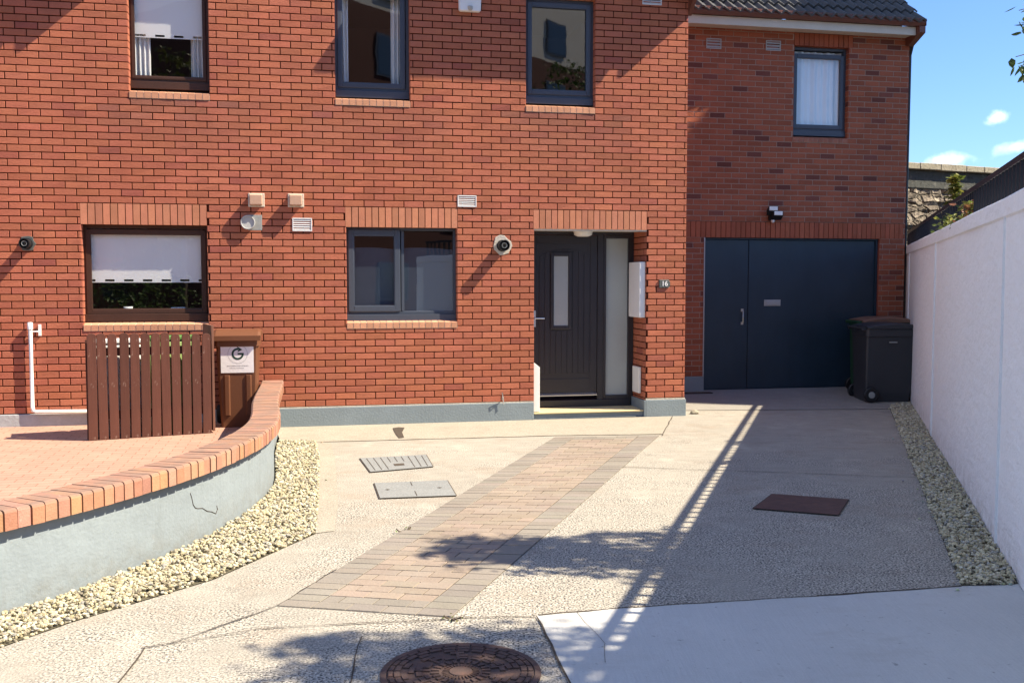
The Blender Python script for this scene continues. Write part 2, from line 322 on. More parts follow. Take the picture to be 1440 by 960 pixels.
RAIL = m_paint("dark railing paint", (.011, .015, .024), .5, .2, .001, 60)

# ------------------------------------------------------------------ frame of the house front
TH = math.radians(11.667); ct, st = math.cos(TH), math.sin(TH)
F0 = (-2.309, 11.185)
def L(s, y=0, z=0): return (F0[0] + s * ct - y * st, F0[1] + s * st + y * ct, z)
GY = 1.725                                                     # the garage wing stands back this far

# ------------------------------------------------------------------ ground
def sheet(poly, z, mb=None, mat=0):
    mb = mb or MB(); mb.face([(x, y, z) for x, y in poly], mat); return mb
g = MB(); g.face([(-400, -400, -.03), (400, -400, -.03), (400, 400, -.03), (-400, 400, -.03)])
struct(g.build("ground", ROADM))
# driveway of exposed aggregate
DW_L = [(-2.0, 10.07), (-1.80, 9.2), (-1.64, 8.36), (-1.44, 7.3), (-1.282, 6.41), (-1.649, 5.41), (-1.906, 5.04), (-2.131, 4.72), (-2.40, 4.2), (-2.75, 3.5)]
drv = MB()
drv.face([(x, y, 0) for x, y in [(-2.75, 3.5), (-2.6, 1.0), (-2.6, -1.5), (2.0, -1.5), (1.06, 0.1), (1.89, 2.65), (2.72, 5.25), (2.43, 5.29), (3.2, 7.65), (4.0, 10.1), (4.95, 13.0), (5.2, 13.9), (1.7, 13.9), (1.8, 11.6), (-2.0, 11.0), (-2.0, 10.07)] + DW_L[1:-1]])
def joint(mb, a, b, w=.012, z=.007, wob=.006):
    a = Vector(a); b = Vector(b); d_ = b - a; n_ = Vector((-d_.y, d_.x)).normalized(); k = max(2, int(d_.length / .12)); row = []
    for i in range(k + 1):
        p = a + d_ * (i / k) + n_ * R(-wob, wob); ww = w * R(.45, 1.2); row.append((p + n_ * ww / 2, p - n_ * ww / 2))
    for i in range(k):
        mb.face([(*row[i][1], z), (*row[i + 1][1], z), (*row[i + 1][0], z), (*row[i][0], z)])
driveway = struct(drv.build("driveway", AGG))
strip = MB(); strip.face([(*p, .004) for p in [(-2.36, 10.07), (-2.0, 10.075), (.453, 10.50), (1.62, 10.60), (1.95, 12.02), L(2.62, 0)[:2], L(-.3, 0)[:2], (-2.6, 10.9)]])
strip.build("facade_strip", CONC, driveway)
ed = MB(); off = []                                                        # narrow smooth edging along the gravel
for i, (x, y) in enumerate(DW_L[:6]): off.append((x + (.15 if i < 4 else .11), y + (.0 if i < 4 else .06)))
for i in range(4): ed.face([(*DW_L[i], .004), (*off[i], .004), (*off[i + 1], .004), (*DW_L[i + 1], .004)][::-1])
ed.build("concrete_edging", CONC, driveway)
jt = MB()
for a, b in [((-2.0, 10.075), (.45, 10.50)), ((.45, 10.50), (1.62, 10.60)), ((1.95, 12.02), (1.6, 10.5)), ((.85, 8.75), (4.0, 8.12)), ((-1.66, 4.375), (-1.18, 4.63)), ((-1.18, 4.63), (-.29, 4.76)), ((-1.644, 4.375), (-1.56, 3.2)),
             ((-.70, 4.52), (-.60, 3.0)), ((-1.19, 4.955), (-1.0, 5.6)), ((-1.19, 4.955), (-1.55, 4.43)), ((-.29, 4.78), (.12, 4.80)), ((2.0, 12.98), (4.9, 12.83))]:
    joint(jt, a, b, .011 if a[1] > 6 else .008)
jt.build("expansion_joint", DIRT, driveway)
crk = MB(); crk.face([(*p, .009) for p in [(-1.33, 11.02), (-1.27, 11.08), (-1.20, 11.05), (-1.19, 10.7), (-1.13, 10.35), (-1.18, 10.31), (-1.24, 10.55), (-1.3, 10.85)]]); crk.build("broken_patch", DIRT, driveway)
# sloping apron up to the garage
ap = MB(); q = [L(s, y)[:2] for s, y in ((4.5, .62), (8.62, .40))]
ap.face([(*L(4.5, .45)[:2], .006), (*L(8.5, -.15)[:2], .006), (*L(8.6, GY + .05)[:2], .10), (*L(4.5, GY + .05)[:2], .10)]); struct(ap.build("apron", APRON))
# smooth concrete footpath in the foreground
ft = MB(); ft.face([(*p, .005) for p in [(.123, 4.811), (.25, 3.9), (.42, 2.9), (.65, 1.2), (.75, .2), (1.09, .2), (1.886, 2.65), (2.752, 5.318), (2.60, 5.318), (2.416, 5.278), (1.6, 5.11), (.61, 4.928)]])
fpo = struct(ft.build("footpath", FOOT))
fj = MB()
for a, b, w_ in (((.13, 4.815), (.61, 4.93), .014), ((.61, 4.93), (1.6, 5.112), .012), ((1.6, 5.112), (2.42, 5.28), .016), ((2.42, 5.285), (2.74, 5.32), .02), ((.124, 4.80), (.25, 3.9), .010), ((.25, 3.9), (.42, 2.9), .010), ((.32, 4.86), (.42, 4.42), .003), ((.42, 4.42), (.40, 4.2), .002)): joint(fj, a, b, w_, .0075, .005)
fj.build("edge_dirt", DIRT, fpo)
# brick path from the pavement to the door
pv = MB(); A = Vector((-1.191, 4.961)); B = Vector((-.296, 4.79)); D1 = Vector((.449, 10.40)); D2 = Vector((1.57, 10.52)); rows = 57
for r in range(rows):
    t0, t1 = r / rows, (r + .93) / rows
    a0, a1 = A.lerp(D1, t0), A.lerp(D1, t1); b0, b1 = B.lerp(D2, t0), B.lerp(D2, t1); n = 5; o = .5 if r % 2 else 0
    edges = [0.0, .20] + [.20 + .2 * (k + o) for k in range(4) if .20 < .20 + .2 * (k + o) < .80] + [.80, 1.0]; edges = sorted(set(round(e, 4) for e in edges))
    for k in range(len(edges) - 1):
        u0, u1 = edges[k] + .005, edges[k + 1] - .005
        grey = k == 0 or k == len(edges) - 2 or r < 2 or r > rows - 3
        c = (.235, .212, .18) if grey else (.27, .222, .178); f = R(.9, 1.08); c = tuple(v * f * R(.98, 1.02) for v in c); zt = .006 + R(-.0015, .002)
        P = [a0.lerp(b0, u0), a0.lerp(b0, u1), a1.lerp(b1, u1), a1.lerp(b1, u0)]; e = .004
        top = [(p.x, p.y, zt) for p in P]; cx_ = sum((p for p in P), Vector((0, 0))) / 4
        low = [(*(p + (p - cx_).normalized() * e), zt - .008) for p in P]
        pv.raw(top + low, [(0, 1, 2, 3)] + [(4 + i, 4 + (i + 1) % 4, (i + 1) % 4, i) for i in range(4)], 0, c)
path = struct(pv.build("brick_path", PAVER))
bed = MB(); bed.face([(*p, .0025) for p in (A, B, D2, D1)]); bed.build("joint_sand", DIRT, path)
# patio behind the garden wall
WALLC = [(-3.6, 2.9), (-3.05, 3.75), (-2.72, 4.37), (-2.501, 4.79), (-2.313, 5.15), (-2.127, 5.65), (-1.965, 6.2), (-1.875, 6.85), (-1.865, 7.45), (-1.95, 8.15), (-2.24, 9.35), (-2.515, 10.72), (-2.60, 11.11)]
def smooth_curve(P, n=8):
    out = []
    for i in range(len(P) - 1):
        p0, p1, p2, p3 = (Vector(P[max(0, min(len(P) - 1, j))]) for j in (i - 1, i, i + 1, i + 2))
        for k in range(n):
            t = k / n; out.append(.5 * ((2 * p1) + (p2 - p0) * t + (2 * p0 - 5 * p1 + 4 * p2 - p3) * t * t + (3 * p1 - p0 - 3 * p2 + p3) * t ** 3))
    return out + [Vector(P[-1])]
WC = smooth_curve(WALLC)
PZ = .09
pt = MB(); pt.face([(p.x - .1, p.y, PZ) for p in WC] + [L(-5.6, .02, PZ), (-9, 9.5, PZ), (-9, 2.9, PZ)]); struct(pt.build("patio", PATIO))
# gravel: stones laid in the two beds
ico_v = []; ph = (1 + 5 ** .5) / 2
for a, b in ((1, ph), (-1, ph), (1, -ph), (-1, -ph)): ico_v += [(0, a, b), (a, b, 0), (b, 0, a)]
ico_v = [Vector(v).normalized() for v in ico_v]
def hull_faces(vs_):
    import itertools
    out = []
    for i, j, k in itertools.combinations(range(12), 3):
        nrm = (vs_[j] - vs_[i]).cross(vs_[k] - vs_[i])
        if nrm.length < 1e-6: continue
        dts = [nrm.dot(v - vs_[i]) for v in vs_]
        if all(d_ <= 1e-6 for d_ in dts): out.append((i, j, k))
        elif all(d_ >= -1e-6 for d_ in dts): out.append((i, k, j))
    return out
ico_f = hull_faces(ico_v)
def inside(p, poly):
    c = False; j = len(poly) - 1
    for i in range(len(poly)):
        if (poly[i][1] > p[1]) != (poly[j][1] > p[1]) and p[0] < (poly[j][0] - poly[i][0]) * (p[1] - poly[i][1]) / (poly[j][1] - poly[i][1]) + poly[i][0]: c = not c
        j = i
    return c
def gravel(poly, dens, pal, name):
    mb = MB(); xs = [p[0] for p in poly]; ys = [p[1] for p in poly]; n = int((max(xs) - min(xs)) * (max(ys) - min(ys)) * dens)
    mb.face([(x, y, .004) for x, y in poly], 0, tuple(c * .22 for c in pal[0]))
    for _ in range(n):
        x, y = R(min(xs), max(xs)), R(min(ys), max(ys))
        if not inside((x, y), poly): continue
        k_ = R(.62, 1.0); sx, sy, sz = R(.012, .020) * k_, R(.009, .016) * k_, R(.008, .013) * k_; q = R(0, PI); cq, sq = math.cos(q), math.sin(q); z = R(.002, .030); tl = R(-.4, .4)
        c = random.choice(pal); f = R(.75, 1.2); c = tuple(v * f for v in c); vv = []
        for v in ico_v:
            j = R(.8, 1.2); a, b, h = v.x * sx * j, v.y * sy * j, v.z * sz * j; h += a * tl; vv.append((x + a * cq - b * sq, y + a * sq + b * cq, z + h))
        mb.raw(vv, ico_f, 0, c)
    for _ in range(90):
        i = random.randrange(len(poly)); a_, b_ = Vector(poly[i]), Vector(poly[(i + 1) % len(poly)]); p = a_.lerp(b_, random.random()) + Vector((R(-1, 1), R(-1, 1))) * R(0, .16)
        if inside(p, poly) or p.x > 2.7 + max(0, p.y - 5.2) * .3255: continue
        k_ = R(.5, .85); q = R(0, PI); cq, sq = math.cos(q), math.sin(q); c = tuple(v * R(.8, 1.1) for v in random.choice(pal))
        mb.raw([(p.x + (v.x * cq - v.y * sq) * .015 * k_, p.y + (v.x * sq + v.y * cq) * .012 * k_, .012 + v.z * .010 * k_) for v in ico_v], ico_f, 0, c)
    return struct(mb.build(name, STONE), "stuff")
PAL = [(.47, .42, .28), (.53, .48, .34), (.42, .37, .23), (.50, .47, .36), (.37, .33, .22), (.44, .40, .27), (.26, .23, .17), (.34, .33, .29)]
gravel([(p.x, p.y) for p in WC if 3.0 < p.y < 10.2] + [(-2.37, 10.06)] + DW_L[:-1] + [(-3.0, 3.1)], 4200, PAL, "gravel")
WB = Vector((2.711, 5.18)); WD = Vector((.3095, .9509)); WN = Vector((-.9509, .3095))     # white wall: base point, direction, outward
def W(t, o=0, z=0): p = WB + WD * t + WN * o; return (p.x, p.y, z)
gravel([(2.43, 5.291), (2.745, 5.31), W(4)[:2], W(8.6)[:2], (4.96, 13.0), (4.0, 10.1), (3.2, 7.65)], 4200, PAL, "gravel")

# ------------------------------------------------------------------ brickwork
def sub(rects, h):
    out = []
    for (a, b, c, d_) in rects:
        if h[1] <= a or h[0] >= b or h[3] <= c or h[2] >= d_: out.append((a, b, c, d_)); continue
        if h[0] > a: out.append((a, h[0], c, d_))
        if h[1] < b: out.append((h[1], b, c, d_))
        m0, m1 = max(a, h[0]), min(b, h[1])
        if h[2] > c: out.append((m0, m1, c, h[2]))
        if h[3] < d_: out.append((m0, m1, h[3], d_))
    return out
def main_col(x, z):
    f = R(.90, 1.09); c = [.405 * f, .134 * f * R(.96, 1.05), .078 * f * R(.95, 1.06)]
    if random.random() < .04: k = R(.76, .9); c = [c[0] * k, c[1] * k * .95, c[2] * k * 1.1]
    st_ = 0                                                      # rain stains of their own shape under the upper sills
    for (a, b, zt) in ((-1.9, -.9, 3.6), (.3, 1.25, 3.6), (2.5, 3.45, 3.6)):
        if a - .25 < x < b + .35 and z < zt: st_ = max(st_, (1 - (zt - z) / .75) * (.8 if b > 3 or a < -1 else .5))
    if st_ > 0: st_ *= R(.3, 1); c = [c[0] * (1 - .42 * st_), c[1] * (1 - .25 * st_), c[2] * (1 - .05 * st_)]
    return tuple(c)
def garage_col(x, z):
    f = R(.85, 1.15); c = [.335 * f, .105 * f, .056 * f]
    if random.random() < .11: k = R(.4, .7); c = [c[0] * k, c[1] * k * 1.1, c[2] * k * 1.5]
    return tuple(c)
def courses(mb, x0, x1, z0, z1, holes, colf, tf, zb=.225, w=.0085, jit=.0020, pick=None, xo=0):
    k0 = math.floor((z0 - zb) / .075); z = zb + k0 * .075; k = k0
    while z < z1 - .004:
        za, zc = max(z0, z + .0055), min(z1, z + .0692); x = x0 - (.1125 if k % 2 else 0) - xo
        while x < x1:
            a, b = max(x0, x + .0055), min(x1, x + .2195)
            if b - a > .012 and zc - za > .012:
                rs = [(a, b, za, zc)]
                for h in holes: rs = sub(rs, h)
                col = colf((a + b) / 2, z); tgt = pick((x + .1125), z) if pick else mb
                for (p, q_, r, s_) in rs:
                    if q_ - p < .012 or s_ - r < .012: continue
                    j = [w + R(-jit, jit) for _ in range(4)]; e = .0025
                    fr = [(p + e, j[0], r + e), (q_ - e, j[1], r + e), (q_ - e, j[2], s_ - e), (p + e, j[3], s_ - e)]
                    md = [(p, j[0] - e, r), (q_, j[1] - e, r), (q_, j[2] - e, s_), (p, j[3] - e, s_)]; bk_ = [(p, -.001, r), (q_, -.001, r), (q_, -.001, s_), (p, -.001, s_)]
                    vv = [tf(*v) for v in fr + md + bk_]
                    tgt.raw(vv, [(0, 1, 2, 3)] + [(4 + i, 4 + (i + 1) % 4, (i + 1) % 4, i) for i in range(4)] + [(8 + i, 8 + (i + 1) % 4, 4 + (i + 1) % 4, 4 + i) for i in range(4)], 0, col)
            x += .225
        z += .075; k += 1
def backing(mb, x0, x1, z0, z1, holes, tf, mat):
    xs = sorted({x0, x1, *[v for h in holes for v in h[:2] if x0 < v < x1]}); zs = sorted({z0, z1, *[v for h in holes for v in h[2:] if z0 < v < z1]})
    for i in range(len(xs) - 1):
        for j in range(len(zs) - 1):
            cx_, cz_ = (xs[i] + xs[i + 1]) / 2, (zs[j] + zs[j + 1]) / 2
            if any(h[0] < cx_ < h[1] and h[2] < cz_ < h[3] for h in holes): continue
            mb.face([tf(xs[i], 0, zs[j]), tf(xs[i + 1], 0, zs[j]), tf(xs[i + 1], 0, zs[j + 1]), tf(xs[i], 0, zs[j + 1])], mat)
house = thing("brick_house", "red brick terraced house with grey windows, dark front door and recessed garage wing", "house", (F0[0], F0[1], 0), TH, "joined brick terraced houses")
neigh = thing("brick_house", "red brick terraced house with brown window frames and white roller blinds", "house", (F0[0], F0[1], 0), TH, "joined brick terraced houses")
SEAM = -.345; TOPZ = 5.28
W1 = (-1.835, -1.0, 3.6, 4.92); W2 = (.341, 1.182, 3.6, 4.92); W3 = (2.518, 3.358, 3.6, 4.92); W4 = (-2.355, -1.052, 1.10, 2.25); W5 = (.445, 1.713, 1.10, 2.25)
L1 = (-2.36, -1.055, 2.25, 2.478); L2 = (.437, 1.718, 2.25, 2.478); L3 = (2.61, 4.01, 2.25, 2.478); DOOR = (2.62, 4.008, 0, 2.25)
LU = [(w[0] - .04, w[1] + .04, 4.92, 5.14) for w in (W1, W2, W3)]
holes = [W1, W2, W3, W4, W5, L1, L2, L3, DOOR] + LU
tfm = lambda x, w, z: (x, .003 - w, z)
mh, mn = MB(), MB()
courses(None, -5.2, 4.505, .2, TOPZ, holes, main_col, tfm, pick=lambda x, z: mh if x > SEAM else mn)
backing(mh, SEAM, 4.505, 0, TOPZ, holes, tfm, 1); backing(mn, -5.2, SEAM, 0, TOPZ, holes, tfm, 1)
# reveals: brick returns round the openings, soldier lintels
def reveal(mb, w, depth, z0, side=(1, 1), top=False):
    for s_, x in ((0, w[0]), (1, w[1])):
        if not side[s_]: continue
        sg = 1 if s_ == 0 else -1
        mb.face([(x, .004, z0), (x, depth, z0), (x, depth, w[3]), (x, .004, w[3])][::sg], 1)
        z = .225 + math.floor((z0 - .225) / .075) * .075
        while z < w[3] - .01:
            a, b = max(z0, z + .005), min(w[3], z + .07)
            if b - a > .01:
                x0_, x1_ = sorted((x - sg * .002, x + sg * .005)); mb.box(x0_, x1_, .0, depth, a, b, 0, main_col(x, z))
            z += .075
for w in (W2, W3): reveal(mh, w, .11, 3.66)
reveal(mh, W5, .11, 1.16)
reveal(mn, W1, .12, 3.66); reveal(mn, W4, .12, 1.16)
# deep porch reveal, coursed properly
tr_ = lambda y, w_, z: (4.008 - w_ + .003, y, z)
courses(mh, .004, .52, .2, 2.25, [], main_col, tr_, w=.005); backing(mh, .004, .52, 0, 2.25, [], tr_, 1)
tl_ = lambda y, w_, z: (2.62 + w_ - .003, y, z)
courses(mh, .004, .52, .2, 2.25, [], main_col, tl_, w=.005); backing(mh, .004, .52, 0, 2.25, [], tl_, 1)
# side wall of the main block and gable, garage front
mh.face([(4.502, .004, 0), (4.502, 8, 0), (4.502, 8, 5.3), (4.502, 4, 8.3), (4.502, .004, 5.25)], 2)
mh.face([(4.502, 8, 0), (-.345, 8, 0), (-.345, 8, 5.3), (4.502, 8, 5.3)], 2)
for mb, a, b in ((mh, -.345, 1.25), (mn, -2.06, -.345)):
    pts = [(a, .0, TOPZ), (b, 0, TOPZ), (b, 0, 7.2 if b < 0 else TOPZ)] + ([(a, 0, 7.2)] if a > -1 else []); mb.face(pts if len(pts) > 2 else pts, 2)
mn.face([(-5.2, .004, 0), (-5.2, 8, 0), (-5.2, 8, 5.3), (-5.2, .004, 5.3)][::-1], 2); mn.face([(-.345, 8, 0), (-5.2, 8, 0), (-5.2, 8, 5.3), (-.345, 8, 5.3)], 2)
mh.build("wall", [BRICK, MORTAR, FARBRICK], house); mn.build("wall", [BRICK, MORTAR, FARBRICK], neigh)
GD = (5.47, 8.168, 0, 2.25); GL = (4.505, 8.55, 2.25, 2.475); GW = (6.77, 7.625, 3.6, 4.95); GWL = (6.77, 7.68, 4.95, 5.13)
mg = MB(); tfg = lambda x, w, z: (x, GY + .003 - w, z)
courses(mg, 4.505, 8.575, .2, 5.13, [GD, GL, GW, GWL], garage_col, tfg, zb=.225, w=.0055); backing(mg, 4.505, 8.575, 0, 5.13, [GD, GL, GW, GWL], tfg, 1)
for w, d0, z0 in ((GW, .1, 3.66),):
    for x, sg in ((w[0], 1), (w[1], -1)):
        mg.face([(x, GY + .004, z0), (x, GY + d0, z0), (x, GY + d0, w[3]), (x, GY + .004, w[3])][::sg], 1)
        z = .225
        while z < w[3]:
            a, b = max(z0, z + .005), min(w[3], z + .07)
            if b - a > .01: x0_, x1_ = sorted((x - sg * .002, x + sg * .005)); mg.box(x0_, x1_, GY, GY + d0, a, b, 0, garage_col(x, z))
            z += .075
for x, sg in ((GD[0], 1), (GD[1], -1)): mg.face([(x, GY + .004, 0), (x, GY + .3, 0), (x, GY + .3, 2.25), (x, GY + .004, 2.25)][::sg], 0, (.26, .075, .05))
mg.face([(8.572, GY + .004, 0), (8.572, 7, 0), (8.572, 7, 5.2), (8.572, 4.4, 7.3), (8.572, GY + .004, 5.2)], 2); mg.face([(8.572, 7, 0), (4.51, 7, 0), (4.51, 7, 5.2), (8.572, 7, 5.2)], 2)
mg.build("garage_wall", [BRICK_G, MORTAR_G, FARBRICK], house)
def lintel(parent, r, y, base, pitch=.0752, name="lintel", hang=0, d=.10):
    mb = MB(); x = r[0]; n = max(1, round((r[1] - r[0]) / pitch)); p = (r[1] - r[0]) / n
    for i in range(n):
        f = R(.86, 1.12); c = tuple(v * f * R(.97, 1.03) for v in base); yy = y - .004 + R(-.0012, .0012)
        mb.box(r[0] + i * p + .0045, r[0] + (i + 1) * p - .0045, yy, y + d, r[2], r[3] - .006, 0, c)
    mb.box(r[0], r[1], y + .004, y + d - .002, r[2] + .003, r[3], 1)
    return mb.build(name, [SOLDIER, MORTAR], parent)
LC = (.46, .185, .108)
for r in (L2, L3, LU[1], LU[2]): lintel(house, r, 0, LC)
for r in (L1, LU[0]): lintel(neigh, r, 0, LC)
lintel(house, GL, GY, (.36, .105, .055)); lintel(house, GWL, GY, (.36, .105, .055))
# plinths
pl = MB(); pl.box(-.36, 2.618, -.022, .0, 0, .212); pl.build("plinth", PLINTH, house, bevel=.006); pl = MB(); pl.box(4.006, 4.522, -.022, .0, -.01, .205); pl.box(3.985, 4.0055, -.022, .52, 0, .2); pl.box(4.5055, 4.522, .0, GY, 0, .2);
pl.build("plinth", PLINTH, house, bevel=.006)
for q in ((4.523, 5.468), (8.17, 8.58)): pl = MB(); pl.box(*q, GY - .022, GY, .05, .3); pl.build("plinth", PLINTH, house, bevel=.006)
p2 = MB(); p2.box(-5.2, -.362, -.022, 0, .0, .222); p2.build("plinth", PLINTH_W, neigh, bevel=.008)
lip = MB(); lip.box(-.36, 2.616, -.014, .0, .213, .224); lip.box(4.008, 4.51, -.014, .0, .206, .222); lip.build("mortar_fillet", MORT_L, house)

# windows -----------------------------------------------------------
def sill(parent, x0, x1, z0, zf, zb, y0, base, ty=.115):
    mb = MB(); n = round((x1 - x0) / .075); p = (x1 - x0) / n
    for i in range(n):
        f = R(.88, 1.12); c = tuple(v * f for v in base); a, b = x0 + i * p + .004, x0 + (i + 1) * p - .004; yy = y0 - .012 + R(-.001, .001)
        mb.prism([(yy, z0 + .004), (y0 + ty, z0 + .004), (y0 + ty, zb), (yy, zf)], 'x', a, b, 0, c)
    mb.prism([(y0 - .006, z0), (y0 + ty, z0), (y0 + ty, zb - .004), (y0 - .006, zf - .005)], 'x', x0 + .001, x1 - .001, 1)
    return mb.build("sill", [SOLDIER, MORT_L], parent)
SC = (.54, .27, .16)
def window(parent, w, y, mat, panes, zc, outer=.035, room=True, sillc=SC, gy=0, sash=True, label=None):
    """w opening; zc bottom of the frame; panes (x0,x1,z0,z1,has_sash,ring)"""
    fr = MB(); x0, x1, zt = w[0] + .004, w[1] - .004, w[3] - .003; yo = gy + y
    fr.ring(x0, x1, zc, zt, outer, outer, outer, outer, yo, yo + .07)
    fr.box(x0 + .002, x1 - .002, yo - .022, yo + .06, zc - .082, zc - .002)                            # cill profile below the frame
    f = fr.build("window", mat, parent, bevel=.004)
    for (a, b, c, d_, sw, yy) in panes:
        if sw:
            sm = MB(); sm.ring(a - sw, b + sw, c - sw, d_ + sw, sw, sw, sw, sw, yo + yy, yo + yy + .055); sm.build("sash", mat, f, bevel=.006)
            bead = MB(); bead.ring(a - .004, b + .004, c - .004, d_ + .004, .011, .011, .011, .011, yo + yy + .004, yo + yy + .03); bead.build("glazing_bead", mat, f)
        pm = MB(); pm.face([(a - .003, yo + yy + .032, c - .003), (b + .003, yo + yy + .032, c - .003), (b + .003, yo + yy + .032, d_ + .003), (a - .003, yo + yy + .032, d_ + .003)]); pm.build("pane", GLASS, f)
    if sillc: sill(f, w[0] + .002, w[1] - .002, w[2], w[2] + .068, w[2] + .1, gy, sillc)
    if room:
        rm = MB(); a, b, c, d_, y0_, y1_ = w[0] - .35, w[1] + .35, w[2] - .7, w[3] + .2, yo + .075, yo + 2.6
        rm.face([(a, y1_, c), (b, y1_, c), (b, y1_, d_), (a, y1_, d_)]); rm.face([(a, y0_, c), (a, y1_, c), (a, y1_, d_), (a, y0_, d_)]); rm.face([(b, y0_, c), (b, y1_, c), (b, y1_, d_), (b, y0_, d_)])
        rm.face([(a, y0_, c), (b, y0_, c), (b, y1_, c), (a, y1_, c)]); rm.face([(a, y0_, d_), (b, y0_, d_), (b, y1_, d_), (a, y1_, d_)])
        for (p, q_, r, s_) in ((a, w[0] + .03, c, d_), (w[1] - .03, b, c, d_), (w[0] + .03, w[1] - .03, c, zc - .03), (w[0] + .03, w[1] - .03, zt - .02, d_)):
            rm.face([(p, y0_, r), (q_, y0_, r), (q_, y0_, s_), (p, y0_, s_)])
        rm.build("room", ROOM, f)
    return f
window(neigh, W1, .095, BROWNF, [(-1.785, -1.07, 3.855, 4.83, .03, -.008)], 3.80)
window(house, W2, .085, GREYF, [(.425, 1.085, 3.868, 4.825, .05, -.012)], 3.785)
window(house, W3, .085, GREYF, [(2.603, 3.272, 3.872, 4.828, .05, -.012)], 3.79)
window(neigh, W4, .095, BROWNF, [(-2.283, -1.128, 1.335, 2.15, .05, -.008)], 1.285)
w5 = window(house, W5, .085, GREYF, [(.536, .997, 1.357, 2.158, .065, -.018), (1.108, 1.68, 1.296, 2.206, 0, .0)], 1.262, .03)
mu = MB(); mu.box(1.072, 1.106, .083, .14, 1.292, 2.215); mu.box(1.108, 1.68, .087, .14, 1.262, 1.295); mu.box(.476, 1.072, .09, .14, 1.262, 1.29); mu.build("mullion", GREYF, w5, bevel=.004)
window(house, GW, .08, GREYF, [(6.853, 7.536, 3.858, 4.80, .05, -.012)], 3.785, gy=GY, sillc=(.34, .14, .09))

# front door -------------------------------------------------------
dy = .46
door = MB()
door.ring(2.625, 4.003, .09, 2.247, .06, .045, .06, .04, dy, dy + .07); door.box(3.535, 3.612, dy - .004, dy + .07, .15, 2.207)
door.box(2.685, 3.958, dy - .02, dy + .05, .085, .17)
dr = door.build("front_door", DOORP, house, bevel=.004)
lf = MB(); x0, x1 = 2.69, 3.53; yl = dy + .012
lf.box(x0, x1, yl, yl + .04, .235, 2.2)
def arch(x, x0_, x1_, zs, rise): u = (x - (x0_ + x1_) / 2) / ((x1_ - x0_) / 2); return zs + rise * max(0, 1 - u * u) ** .8
pa, pb = 2.79, 3.43; nb_ = 9; pw = (pb - pa) / nb_
for i in range(nb_):
    a, b = pa + i * pw + .004, pa + (i + 1) * pw - .004
    top = [(b, arch(b, pa, pb, 1.93, .10)), (a, arch(a, pa, pb, 1.93, .10))]
    for (zlo, zhi) in ((.56, 1.05), (1.05, None)):
        inner = a < 3.21 and b > 2.93
        if zhi is None and inner: lf.prism([(a, 2.0), (b, 2.0), *top], 'y', yl - .007, yl - .0005) if 2.0 < min(top[0][1], top[1][1]) - .005 else None
        elif zhi is None: lf.prism([(a, .5), (b, .5), *top], 'y', yl - .007, yl - .0005)
        elif inner: lf.prism([(a, .5), (b, .5), (b, 1.03), (a, 1.03)], 'y', yl - .007, yl - .0005)
leaf_o = lf.build("door_leaf", DOORP, dr, bevel=.003)
sr = MB(); sr.ring(2.69, 3.53, .235, 2.2, .085, .085, .2, .1, yl - .007, yl - .001); sr.build("door_stile", DOORP, dr, bevel=.003)
gl = MB(); gl.ring(2.935, 3.20, 1.05, 1.985, .042, .042, .042, .042, yl - .022, yl - .0005); gl.build("glazing_frame", DOORP, dr, bevel=.006)
gp = MB(); gp.box(2.975, 3.16, yl - .010, yl - .003, 1.09, 1.945); gp.build("door_glass", FROST, dr)
sg_ = MB(); sg_.box(3.64, 3.93, dy + .02, dy + .03, .22, 2.17); sg_.build("sidelight", FROST, dr)
sf = MB(); sf.ring(3.613, 3.957, .171, 2.2, .03, .03, .05, .035, dy - .008, dy + .05); sf.build("sidelight_frame", DOORP, dr, bevel=.004)
wb = MB(); wb.prism([(yl - .045, .225), (yl - .001, .225), (yl - .001, .262), (yl - .02, .256), (yl - .045, .236)], 'x', 2.70, 3.525); wb.build("weather_bar", CHROME, dr)
hd = MB(); hd.box(2.715, 2.75, yl - .012, yl, 1.08, 1.28); hd.tube([(2.732, yl - .01, 1.185), (2.732, yl - .055, 1.185), (2.80, yl - .06, 1.185), (2.85, yl - .055, 1.183)], .009, 8); hd.build("handle", CHROME, dr)
sp_ = MB(); sp_.box(2.615, 4.012, .004, .53, 2.245, 2.262); sp_.box(2.616, 4.010, .006, .03, 2.232, 2.2445); sp_.build("porch_soffit", CREAM, house)
stp = MB(); stp.box(2.622, 3.984, .012, .53, 0, .066); stp.build("step", PLINTH, house, bevel=.004)
stt = MB(); stt.box(2.624, 3.983, -.004, .46, .067, .084); stt.build("step_tile", TILEY, house, bevel=.003)

# garage door -----------------------------------------------------
gy0 = GY + .06
gd = MB(); gd.ring(5.474, 8.164, .09, 2.246, .03, .03, .012, .02, gy0 - .02, gy0 + .06, 0); gdo = gd.build("garage_door", NAVY, house)
gw_ = MB(); gw_.box(5.507, 6.150, gy0, gy0 + .04, .104, 2.222); gw_.build("wicket_door", NAVY, gdo, bevel=.006)
gm = MB(); gm.box(6.160, 8.132, gy0 + .004, gy0 + .044, .104, 2.222); gm.build("door_leaf", NAVY, gdo, bevel=.006)
gs = MB(); gs.box(6.151, 6.159, gy0 + .012, gy0 + .03, .104, 2.222); gs.build("door_gap", VOID, gdo)
gh = MB(); gh.tube([(6.068, gy0, 1.225), (6.068, gy0 - .035, 1.215), (6.062, gy0 - .048, 1.13), (6.066, gy0 - .035, 1.05), (6.068, gy0, 1.04)], .009, 8); gh.box(6.05, 6.086, gy0 - .006, gy0, 1.205, 1.245); gh.box(6.05, 6.086, gy0 - .006, gy0, 1.02, 1.06); gh.build("handle", CHROME, gdo)
